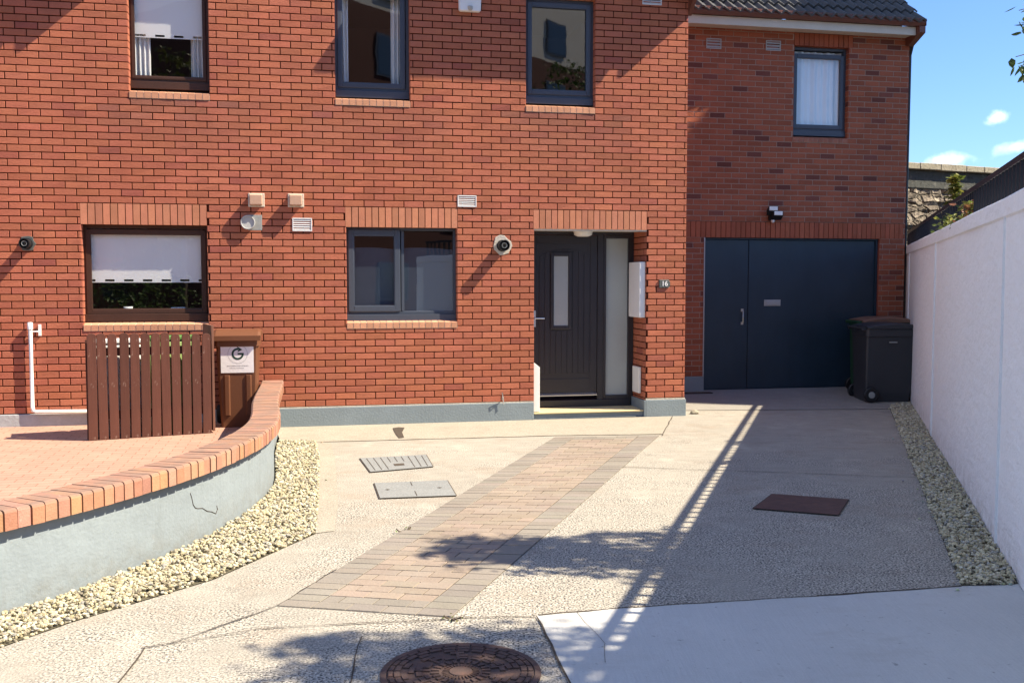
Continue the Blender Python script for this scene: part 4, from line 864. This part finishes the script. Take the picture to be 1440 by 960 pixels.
def wheelie(loc, rz, label, w, d_, h, body, lid, wheels=True, group="wheelie bins", marks=None, hmat=None):
    """front faces local -y, wheels and handle at local +y"""
    t_ = thing("wheelie_bin", label, "wheelie bin", loc, rz, group)
    a = MB(); hb = h - .10
    def ringz(k, z, cham=.02):
        w2, f0, b0 = w / 2 * k, -d_ / 2 * k, d_ / 2 * (.75 + .25 * k); c_ = cham
        return [(-w2 + c_, f0, z), (w2 - c_, f0, z), (w2, f0 + c_, z), (w2, b0 - c_, z), (w2 - c_, b0, z), (-w2 + c_, b0, z), (-w2, b0 - c_, z), (-w2, f0 + c_, z)]
    rs = [ringz(.76, .0), ringz(.77, .05), ringz(.80, .12), ringz(.93, hb - .12), ringz(.94, hb - .10)]
    for i in range(len(rs) - 1):
        for k in range(8): a.face([rs[i][k], rs[i][(k + 1) % 8], rs[i + 1][(k + 1) % 8], rs[i + 1][k]])
    a.face(rs[0][::-1]); r2 = [ringz(1.0, hb - .095, .03), ringz(1.0, hb, .03)]
    for k in range(8): a.face([rs[-1][k], rs[-1][(k + 1) % 8], r2[0][(k + 1) % 8], r2[0][k]]); a.face([r2[0][k], r2[0][(k + 1) % 8], r2[1][(k + 1) % 8], r2[1][k]])
    a.face(r2[1])
    for sx in (-1, 1):                                              # moulded flutes on the front
        x = sx * w * .24; za, zb3 = .13, hb - .40; fk = lambda z: -d_ / 2 * (.80 + .13 * (z - .12) / (hb - .24)); ww = w * .075
        a.raw([(x - ww, fk(za) + .002, za), (x - ww * .6, fk(za) - .014, za), (x + ww * .6, fk(za) - .014, za), (x + ww, fk(za) + .002, za), (x - ww, fk(zb3) + .002, zb3), (x - ww * .6, fk(zb3) - .014, zb3), (x + ww * .6, fk(zb3) - .014, zb3), (x + ww, fk(zb3) + .002, zb3)], [(0, 1, 5, 4), (1, 2, 6, 5), (2, 3, 7, 6), (4, 5, 6, 7), (3, 2, 1, 0)])
    a.build("body", body, t_, bevel=.006)
    b = MB(); nn = 8; prev = None
    for i in range(nn + 1):
        v = i / nn; y = -d_ / 2 - .03 + (d_ + .03) * v; z = hb + .035 + .05 * math.sin(PI * min(1, v * 1.0)) ** .7 * (1 - .25 * v) - (.0 if i else .02); hw_ = w / 2 + .015
        cur = [(-hw_, y, hb + .004), (-hw_, y, z - .015), (-hw_ + .03, y, z), (hw_ - .03, y, z), (hw_, y, z - .015), (hw_, y, hb + .004)]
        if prev:
            for k in range(5): b.face([prev[k], prev[k + 1], cur[k + 1], cur[k]])
        else: b.face(cur)
        prev = cur
    b.face(prev[::-1]); b.box(-w / 2 - .012, w / 2 + .012, -d_ / 2 - .032, -d_ / 2 - .005, hb - .035, hb + .02)
    b.build("lid", lid, t_, bevel=.004)
    c = MB(); c.tube([(-w * .42, d_ / 2 + .055, hb + .015), (w * .42, d_ / 2 + .055, hb + .015)], .016, 10)
    for sx in (-1, 0, 1): c.box(sx * w * .40 - .016, sx * w * .40 + .016, d_ / 2 - .02, d_ / 2 + .06, hb - .02, hb + .025)
    c.build("handle", hmat or body, t_, bevel=.004)
    if wheels:
        for sx in (-1, 1):
            wx = sx * (w * .5 - .005); e = MB(); e.lathe([(.045, -.028), (.088, -.028), (.1, -.018), (.1, .018), (.088, .028), (.045, .028)], n=28, ax='x'); wh = e.build("wheel", BLACKP, t_, (wx, d_ * .40, .10))
            hb_ = MB(); hb_.lathe([(0, .031 * sx), (.03, .031 * sx), (.048, .024 * sx), (.052, .0)], n=20, ax='x'); hb_.build("hub", GALV, wh)
        ax = MB(); ax.tube([(-w * .5, d_ * .40, .10), (w * .5, d_ * .40, .10)], .012, 8); ax.build("axle", GALV, t_)
    return t_
bb = wheelie(L(-.722, -.33, PZ), TH, "brown wheelie bin with a white sticker between screen and garden wall", .46, .52, 1.06, BINBROWN, BINBROWN)
# sticker with the green arrow emblem
sk = MB(); fy = lambda z: -.26 * (.80 + .13 * (z - .12) / (1.06 - .10 - .24)) - .0075
z0_, z1_ = .585, .905; sk.raw([(-.168, fy(z0_), z0_), (.168, fy(z0_), z0_), (.168, fy(z1_), z1_), (-.168, fy(z1_), z1_), (-.168, fy(z0_) + .004, z0_), (.168, fy(z0_) + .004, z0_), (.168, fy(z1_) + .004, z1_), (-.168, fy(z1_) + .004, z1_)], [(0, 1, 2, 3), (7, 6, 5, 4), (0, 4, 5, 1), (1, 5, 6, 2), (2, 6, 7, 3), (3, 7, 4, 0)])
sko = sk.build("sticker", PAPER, bb)
em = MB(); zc_ = .785; xc = .005; r0, r1 = .042, .062
def ep(r, q, k=.0012): z = zc_ + r * math.sin(q); return (xc + r * math.cos(q), fy(z) - k, z)
qs = [math.radians(v) for v in range(80, 361, 8)]
for q0, q1 in zip(qs, qs[1:]): em.face([ep(r0, q0), ep(r0, q1), ep(r1, q1), ep(r1, q0)])
def pz(x, z, k=.0014): return (xc + x, fy(zc_ + z) - k, zc_ + z)
em.face([pz(.0, .010), pz(.062, .010), pz(.062, -.008), pz(.0, -.008)]); em.face([pz(-.018, .088), pz(.048, .045), pz(-.002, .018), pz(.012, .050)])
em.build("emblem", INKGREEN, sko)
tx = MB(); r0, r1 = .098, .101
for k in range(48): q0, q1 = 2 * PI * k / 48, 2 * PI * (k + 1) / 48; tx.face([ep(r0, q0), ep(r0, q1), ep(r1, q1), ep(r1, q0)])
tx.build("ring_line", INKGREY, sko)
for z, h, x0_, x1_ in ((.655, .007, -.105, .105), (.632, .005, -.08, .06)):
    x = x0_; tx = MB()
    while x < x1_: w_ = R(.006, .014); tx.face([(x, fy(z) - .0012, z), (x + w_, fy(z) - .0012, z), (x + w_, fy(z + h) - .0012, z + h), (x, fy(z + h) - .0012, z + h)]); x += w_ + R(.002, .005)
    tx.build("small_print", INKGREY, sko)

# two bins by the garage, seen from the side
dk = wheelie((5.03, 13.42, .035), PI / 2 + .03, "charcoal wheelie bin turned sideways against the white wall, nearest to the camera", .58, .70, 1.07, BINDARK, BINDARK)
mk = MB(); mk.box(-.294 + .025, -.2555, -.07, .04, .80, .812); 
bk2 = wheelie((5.20, 14.05, .06), PI / 2 + .03, "dark wheelie bin with a brown lid behind the charcoal bin at the garage", .54, .70, 1.10, DKGREEN, LIDBROWN, hmat=DKGREEN)
mk = MB(); mk.box(-.2925, -.26, -.055, .045, .79, .802); mk.build("moulded_mark", GREYM, dk)

# ------------------------------------------------------------------ covers in the ground
mh_ = thing("manhole_cover", "round cast iron manhole cover with a ringed block pattern in the foreground", "manhole cover", (-.215, 4.09, .004))
a = MB(); a.lathe([(.338, .0), (.338, .006), (.312, .007), (.311, .0)], n=64); a.build("ring_frame", IRON, mh_)
a = MB(); a.lathe([(.308, .002), (.308, .004), (0, .004)], n=64)
for r0, r1, cnt, gap in ((.285, .303, 30, .16), (.255, .279, 26, .16), (.225, .249, 24, .2), (.165, .188, 18, .3), (.14, .158, 16, .3), (.092, .125, 22, .45)):
    for k in range(cnt):
        if r1 > .15 and r1 < .26 and (k * 4 // cnt) % 2 and k % 2: continue
        q0 = 2 * PI * (k + gap / 2 + (.5 if cnt % 4 == 0 else 0)) / cnt; q1 = q0 + 2 * PI * (1 - gap) / cnt; pts = [(r * math.cos(q), r * math.sin(q)) for r, q in ((r0, q0), (r1, q0), (r1, (q0 + q1) / 2), (r1, q1), (r0, q1), (r0, (q0 + q1) / 2))]
        a.prism(pts, 'z', .0045, .0105)
for k in range(28): q = 2 * PI * k / 28; T_ = lambda x, y, z, q=q: (x * math.cos(q) - y * math.sin(q), x * math.sin(q) + y * math.cos(q), z); a.box(.052, .078, -.0025, .0025, .0045, .010, T=T_)
for k in range(9):
    q = 2 * PI * k / 9 + .3; T_ = lambda x, y, z, q=q: (x * math.cos(q) - y * math.sin(q), x * math.sin(q) + y * math.cos(q), z)
    a.box(.195, .218, -.03, .03, .0045, .0105, T=T_); a.box(.13, .2, -.006, .006, .0045, .0108, T=T_)
a.lathe([(.05, .0045), (.048, .011), (.0, .012)], n=32); a.build("cover", IRON, mh_)
def cover(poly, name, label, mat, cat, group=None, extra=None, z=.006):
    P = [Vector(p) for p in poly]; c_ = sum(P, Vector((0, 0))) / 4
    t_ = thing(name, label, cat, (c_.x, c_.y, z), 0, group); a = MB(); b = MB()
    I = [c_ + (p - c_) * .972 for p in P]
    b.face([(p.x - c_.x, p.y - c_.y, .001) for p in P]); b.build("frame_gap", DIRT, t_)
    a.face([(p.x - c_.x, p.y - c_.y, .004) for p in I]); a.build("plate", mat, t_)
    if extra:
        e = MB(); U = lambda u, v: (I[3].lerp(I[2], u)).lerp(I[0].lerp(I[1], u), v) - c_
        extra(e, U); e.build("slots", DIRT, t_)
def ribs(e, U):
    for k in range(9):
        u = .08 + .105 * k; v0, v1 = ((.06, .94) if abs(k - 4) > 1 else (.55, .94)); p = [U(u, v0), U(u + .010, v0), U(u + .010, v1), U(u, v1)]; e.face([(q.x, q.y, .006) for q in p])
    p = [U(.42, .25), U(.58, .25), U(.58, .40), U(.42, .40)]; e.face([(q.x, q.y, .006) for q in p])
def keys(e, U):
    for u, v in ((.14, .5), (.84, .5)):
        for du, dv in ((.012, .03), (.03, .012)): p = [U(u - du, v - dv), U(u + du, v - dv), U(u + du, v + dv), U(u - du, v + dv)]; e.face([(q.x, q.y, .006 if du < .02 else .0065) for q in p])
    for v0, v1 in ((.05, .35), (.7, .95)): p = [U(.485, v0), U(.495, v0), U(.495, v1), U(.485, v1)]; e.face([(q.x, q.y, .006) for q in p])
CG = m_conc("grey concrete cover", (.235, .245, .24), (.31, .32, .31), (.16, .165, .16), 60, .002)
cover([(-1.416, 9.137), (-.806, 9.324), (-.691, 8.715), (-1.22, 8.455)], "drain_cover", "ribbed grey drain cover set in concrete nearer the house", CG, "drain cover", "grey drain covers", ribs)
cover([(-1.127, 8.006), (-.528, 8.121), (-.419, 7.526), (-1.004, 7.427)], "drain_cover", "plain grey drain cover with two key holes beside the brick path", CG, "drain cover", "grey drain covers", keys)
cover([(2.005, 7.602), (2.541, 7.403), (2.29, 6.883), (1.73, 7.1)], "drain_cover", "rusty brown steel drain cover in the shaded driveway", RUST, "drain cover")
t = thing("channel_grate", "short dark drain grate at the corner of the garage door", "drain grate", at(5.32, GY - .17, .088), TH)
a = MB(); a.ring(-.2, .2, -.05, .05, .01, .01, .01, .01, 0, .008); 
a = MB(); a.box(-.2, .2, -.05, -.04, 0, .006); a.box(-.2, .2, .04, .05, 0, .006)
for k in range(14): x = -.2 + k * .0295; a.box(x, x + .012, -.04, .04, 0, .006)
a.build("grating", IRON, t); a = MB(); a.box(-.2, .2, -.05, .05, -.01, .001); a.build("pit", VOID, t)
a = MB(); a.raw([tuple(v * .055 * R(.8, 1.2) for v in p) for p in ico_v], ico_f); so = a.build("loose_stone", COPING, None, (2.26, 12.25, .02), 0, smooth=False); so.scale = (1.2, .9, .6); tag(so, "loose stone lying on the driveway by the house corner", "stone")
# ------------------------------------------------------------------ foliage
def leaf(mb, p, size, col, droop=.3, yaw=None):
    q = R(0, 2 * PI) if yaw is None else yaw; el = R(-.9, .4) - droop; rl_ = R(-.9, .9)
    d_ = Vector((math.cos(q) * math.cos(el), math.sin(q) * math.cos(el), math.sin(el))); s_ = d_.cross(Vector((0, 0, 1)))
    if s_.length < .01: s_ = Vector((1, 0, 0))
    s_.normalize(); u_ = s_.cross(d_); s2 = s_ * math.cos(rl_) + u_ * math.sin(rl_); u2 = s2.cross(d_); p = Vector(p); w_ = size * .32
    pts = [p, p + d_ * size * .3 + s2 * w_ * .9, p + d_ * size * .65 + s2 * w_ * .75, p + d_ * size, p + d_ * size * .65 - s2 * w_ * .75, p + d_ * size * .3 - s2 * w_ * .9, p + d_ * size * .4 - u2 * size * .07, p + d_ * size * .7 - u2 * size * .06]
    mb.raw(pts, [(0, 1, 6), (1, 2, 7, 6), (2, 3, 7), (0, 6, 5), (6, 7, 4, 5), (7, 3, 4)], 0, col)
def limb(mb, pts, r0, r1, n=7):
    P = smooth_curve3(pts); m_ = len(P); mb.tube(P, [r0 + (r1 - r0) * i / (m_ - 1) for i in range(m_)], n); return P
def smooth_curve3(P, k=5):
    out = []
    for i in range(len(P) - 1):
        p0, p1, p2, p3 = (Vector(P[max(0, min(len(P) - 1, j))]) for j in (i - 1, i, i + 1, i + 2))
        for j in range(k): t_ = j / k; out.append(.5 * ((2 * p1) + (p2 - p0) * t_ + (2 * p0 - 5 * p1 + 4 * p2 - p3) * t_ * t_ + (3 * p1 - p0 - 3 * p2 + p3) * t_ ** 3))
    return out + [Vector(P[-1])]
KX, KY = .8771, -.1128                                            # horizontal step towards the sun per metre of height
tree = thing("garden_tree", "leafy garden tree beyond the white wall, its branch tips at the picture's edge", "tree", (5.9, 3.9, 0))
TB = Vector((5.9, 3.9, 0)); trunk = MB(); crown = MB(); br = MB()
limb(trunk, [(0, 0, 0), (.05, .05, 1.2), (-.05, .0, 2.4), (-.1, .1, 3.4), (.1, .2, 5.2)], .13, .05, 10)
def spray(tx_, ty_, h, nl, tips=.22, size=(.055, .10)):
    """a leafy twig whose shade falls about (tx_,ty_) on the paving"""
    c_ = Vector((tx_ + KX * h, ty_ + KY * h, h)) - TB; q = R(0, 2 * PI); dv = Vector((math.cos(q), math.sin(q) * .5, R(-.35, .1))).normalized(); P = [c_ + dv * (t_ - .5) * tips * 2 for t_ in (0, .33, .66, 1)]
    br.tube(P, [.006, .005, .004, .002], 5)
    for _ in range(nl):
        p = P[0].lerp(P[3], R(0, 1)) + Vector((R(-.05, .05), R(-.05, .05), R(-.05, .04))); f = R(.7, 1.3); leaf(crown, p, R(*size), (.055 * f, .10 * f * R(.9, 1.1), .022 * f))
    return c_
def bough(targets, r=.03):
    """targets: shade points (x,y,h) along the bough, outermost last"""
    P = [Vector((t_[0] + KX * t_[2], t_[1] + KY * t_[2], t_[2])) - TB for t_ in targets]; return limb(br, [(-.08, .1, 3.2)] + P, r, .006, 6)
for _ in range(190):                                               # band of shade across the path and the driveway
    u = random.random(); x = -.42 + 1.55 * u; y = 6.02 - .10 * u + random.gauss(0, .10 + .20 * u); y = max(5.30, min(6.40, y)) if x > -.05 else max(5.75, min(6.2, y)); spray(x, y, R(3.65, 4.3), random.randint(8, 15))
bough([(2.6, 5.2, 3.6), (1.4, 5.75, 3.9), (.5, 5.95, 3.95), (-.3, 5.98, 3.9)]); bough([(1.9, 5.3, 3.8), (1.0, 5.65, 3.9), (.25, 5.6, 3.9)], .02)
for _ in range(170):                                               # shade over the foreground pavement
    x = R(-.95, .75); y = R(3.75, 4.60) if x > -.5 else R(4.0, 4.5); spray(x, y, R(4.2, 6.2), random.randint(7, 13))
bough([(2.2, 4.3, 4.6), (1.2, 4.3, 5.0), (.4, 4.35, 5.3), (-.6, 4.3, 5.4)]); bough([(2.0, 3.9, 4.6), (.9, 3.95, 5.2), (-.1, 4.0, 5.4)], .02)
for _ in range(230):                                              # the body of the crown, over the garden side
    q = R(0, 2 * PI); rr = R(.2, 2.0) ** .9; h = R(3.0, 6.6); k = math.sin(PI * min(1, max(.08, (h - 2.6) / 4.3))); c_ = Vector((math.cos(q) * rr * k + .7, math.sin(q) * rr * k, h))
    if (c_ + TB).x - KX * h < 1.25: continue
    P = [c_, c_ + Vector((R(-.2, .2), R(-.2, .2), R(-.1, .2)))]; br.tube(P, [.006, .002], 4)
    for _ in range(12): f = R(.7, 1.3); leaf(crown, P[0].lerp(P[1], random.random()) + Vector((R(-.13, .13), R(-.13, .13), R(-.1, .1))), R(.06, .11), (.055 * f, .10 * f, .022 * f))
for k in range(9): q = k * .7; limb(br, [(-.05, .05, 3.0 + .18 * k), (.6 * math.cos(q) + .3, .6 * math.sin(q), 3.7 + .2 * k), (1.4 * math.cos(q) + .6, 1.3 * math.sin(q), 4.1 + .25 * k)], .03, .006, 6)
# the drooping sprigs that reach into the picture
for (x, y, z, nl) in ((2.60, 5.22, 2.80, 6), (2.615, 5.2, 2.75, 6), (2.63, 5.22, 2.97, 9), (2.645, 5.25, 2.94, 9), (2.60, 5.2, 3.03, 4)):
    c_ = Vector((x, y, z)) - TB; br.tube([c_ + Vector((.5, .02, .12)), c_ + Vector((.22, .01, .06)), c_], [.006, .004, .002], 5)
    for _ in range(nl): f = R(.8, 1.3); leaf(crown, c_ + Vector((R(-.02, .06), R(-.05, .05), R(-.05, .05))), R(.05, .07), (.06 * f, .10 * f, .025 * f))
trunk.build("trunk", BARK, tree, smooth=True); br.build("branches", BARK, tree); crown.build("crown", LEAF, tree)
def plant(x, y, z0, h, n, label, pals, size=(.03, .055), spread=.06, stems=1, name="climbing_plant", group="plants growing through the railing", cone=True):
    t_ = thing(name, label, "plant", (x, y, z0), 0, group); s_ = MB(); f_ = MB()
    for k in range(stems):
        dx, dy_ = (R(-spread, spread) * (2 if stems > 1 else .3), R(-spread, spread) * (2 if stems > 1 else .3)); hh = h * (R(.5, 1) if stems > 1 else 1); P = [Vector((dx * .3, dy_ * .3, 0)), Vector((dx * .8, dy_ * .8, hh * .5)), Vector((dx, dy_, hh))]
        s_.tube(smooth_curve3(P, 4), .004, 5)
        for _ in range(n // stems):
            v = random.random(); p = P[0].lerp(P[2], v); w_ = spread * (1.15 - .8 * v if cone else 1); c = random.choice(pals); f = R(.75, 1.25); leaf(f_, p + Vector((R(-w_, w_), R(-w_, w_), 0)), R(*size), tuple(q * f for q in c), 0)
    s_.build("stem", BARK, t_); f_.build("foliage", LEAF, t_)
YG = [(.20, .22, .045), (.26, .26, .06), (.13, .17, .035), (.09, .13, .03)]; RG = YG + [(.22, .09, .045), (.25, .12, .05)]
def wp_(u, off, Yhint): t_ = u; p = WB + WD * t_ + WN * off; return p.x, p.y
for t_, z0_, h, n_, lab, pal, sp2, stm in ((3.9, 2.14, .22, 260, "bushy red and yellow plant on the white wall nearest the camera", RG, .11, 7), (4.9, 2.14, .19, 200, "low yellow leafy tuft on the white wall behind the reddish bush", YG, .11, 6),
                                      (6.3, 2.14, .22, 70, "small reddish sprig alone on the white wall near the garage corner", RG, .10, 3)):
    x, y = wp_(t_, -.15, 0); plant(x, y, z0_, h, n_, lab, pal, (.04, .08), sp2, stm)
plant(7.82, 17.6, 0, 3.50, 1000, "tall yellow green spike of leaves rising above the railing", YG, (.10, .16), .20, 1)
plant(7.46, 17.9, 0, 3.22, 1100, "yellow green climbing plant in front of the rubble wall, left of the tall spike", YG, (.10, .16), .30, 3)
plant(8.12, 17.6, 0, 3.36, 420, "reddish leafy plant right of the tall spike beyond the railing", RG, (.09, .14), .2, 2)
x, y = wp_(10.6, -.55, 0); plant(x, y, 0, 2.9, 700, "green shrub in the gap between garage corner and railing", [(.05, .12, .025), (.08, .16, .035), (.13, .20, .05)], (.06, .10), .42, 9, "shrub", None, False)
x, y = wp_(11.0, -1.2, 0); plant(x, y, 0, 2.5, 500, "leafy green shrub in front of the rubble stone wall", [(.06, .12, .025), (.10, .16, .035), (.16, .20, .05)], (.06, .10), .5, 9, "shrub", None, False)
plant(-.70, 6.46, 0, .035, 14, "tiny green weed in the joint at the left edge of the brick path", [(.10, .17, .03), (.16, .22, .05)], (.010, .02), .03, 3, "weed", None, False)
plant(-.30, 4.79, 0, .022, 14, "tiny weed tuft at the near right corner of the brick path", [(.12, .15, .04), (.18, .17, .06)], (.012, .025), .04, 4, "weed", None, False)
# ------------------------------------------------------------------ rubble wall beyond
sw = thing("stone_wall", "old rubble stone wall with flat coping beyond the railing", "wall", (4.6, 18.05, 0), math.radians(23.8))
a = MB(); nx, nz3 = 120, 44; gx = [9.0 * i / nx for i in range(nx + 1)]; gz = [3.42 * k / nz3 for k in range(nz3 + 1)]
def sy(x, z): return -.09 * abs(noise.noise((x * 2.3, z * 4.2, 1))) - .06 * noise.noise((x * 5, z * 8, 2))
for i in range(nx):
    for k in range(nz3): a.face([(gx[i], sy(gx[i], gz[k]), gz[k]), (gx[i + 1], sy(gx[i + 1], gz[k]), gz[k]), (gx[i + 1], sy(gx[i + 1], gz[k + 1]), gz[k + 1]), (gx[i], sy(gx[i], gz[k + 1]), gz[k + 1])])
a.box(0, 9, .0, .45, 0, 3.42); a.build("rubble", RUBBLE, sw)
a = MB(); a.box(0, 9, -.03, .45, 3.425, 3.78); a.build("cement_band", CEMENT, sw, bevel=.02)
a = MB(); x = 0
while x < 9: w_ = R(.45, .9); a.box(x + .006, min(9, x + w_) - .006, -.13, .55, 3.783 + R(-.004, .004), 3.91 + R(-.006, .006)); x += w_
a.build("coping", COPING, sw, bevel=.012)

# ------------------------------------------------------------------ buildings out of frame that shade and reflect
DARKBRICK = m_paint('dark court brick', (.085, .030, .022), .9, .2)
def block(name, label, x0, x1, y0, y1, h, face, mat_up, mat_lo, zsplit, floors, bays, grp="apartment blocks around the court", rz=0):
    t_ = thing(name, label, "apartment block", (x0, y0, 0), rz, grp); a = MB(); w_, d_ = x1 - x0, y1 - y0
    a.box(0, w_, 0, d_, zsplit, h); a.build("upper_wall", mat_up, t_); b = MB(); b.box(-.03, w_ + .03, -.03, d_ + .03, 0, zsplit - .002); b.build("lower_wall", mat_lo, t_)
    c = MB(); c.box(-.2, w_ + .2, -.2, d_ + .2, h + .002, h + .2); c.build("parapet", TILE, t_)
    y = d_ + .031 if face > 0 else -.031
    for fl_ in range(floors):
        for k in range(bays):
            xc_ = w_ * (k + .5) / bays; zc2 = 1.6 + fl_ * 2.8
            if zc2 + .8 > h: continue
            e = MB(); e.box(xc_ - .8, xc_ + .8, min(y, y + face * .05), max(y, y + face * .05), zc2 - .75, zc2 + .75); wo_ = e.build("window", GREYF, t_)
            p = MB(); yy = y + face * .052; p.box(xc_ - .72, xc_ + .72, min(yy, yy + face * .01), max(yy, yy + face * .01), zc2 - .67, zc2 + .67); p.build("pane", DKGLASS, wo_)
block("apartment_block", "tall cream apartment block outside the picture to the right", 12, 20, 11.79, 15.2, 14.2, -1, APT, FARBRICK, 3, 5, 3)
R30 = math.radians(-30)
bx_, by_ = 11 - (11 * math.cos(R30) - 9 * math.sin(R30)), -17 - (11 * math.sin(R30) + 9 * math.cos(R30))
block("apartment_block", "cream and brick apartment block across the court behind the viewer", bx_, bx_ + 22, by_, by_ + 9, 15.6, 1, APT, DARKBRICK, 11.7, 5, 6, rz=R30)
block("apartment_block", "grey rendered block across the court behind the viewer", -14, 1.5, -30, -20, 9.5, 1, CEMENT, FARBRICK, 2.6, 3, 5)
def small_tree(x, y, h, label):
    t_ = thing("court_tree", label, "tree", (x, y, 0), 0, None); a = MB(); b = MB(); limb(a, [(0, 0, 0), (.1, 0, h * .4), (0, .1, h * .8)], .15, .03, 8); a.build("trunk", BARK, t_, smooth=True)
    for _ in range(260):
        q = R(0, 2 * PI); z = h * R(.3, 1); k = 1.7 * math.sin(PI * min(1, (z / h - .2) / .85)) * R(.3, 1); c_ = Vector((math.cos(q) * k, math.sin(q) * k, z))
        for _ in range(5): f = R(.7, 1.3); leaf(b, c_ + Vector((R(-.25, .25), R(-.25, .25), R(-.25, .25))), R(.14, .22), (.07 * f, .08 * f, .02 * f))
    b.build("crown", LEAF, t_)
small_tree(-1.9, -9, 8.5, "court tree standing behind the viewer")
plant(-3.0, -7.5, 0, 2.6, 1500, 'court shrub standing behind the viewer', [(.08, .13, .03), (.12, .18, .04), (.05, .09, .02)], (.09, .16), .9, 14, 'shrub', None, False)
scene.render.engine = 'CYCLES'
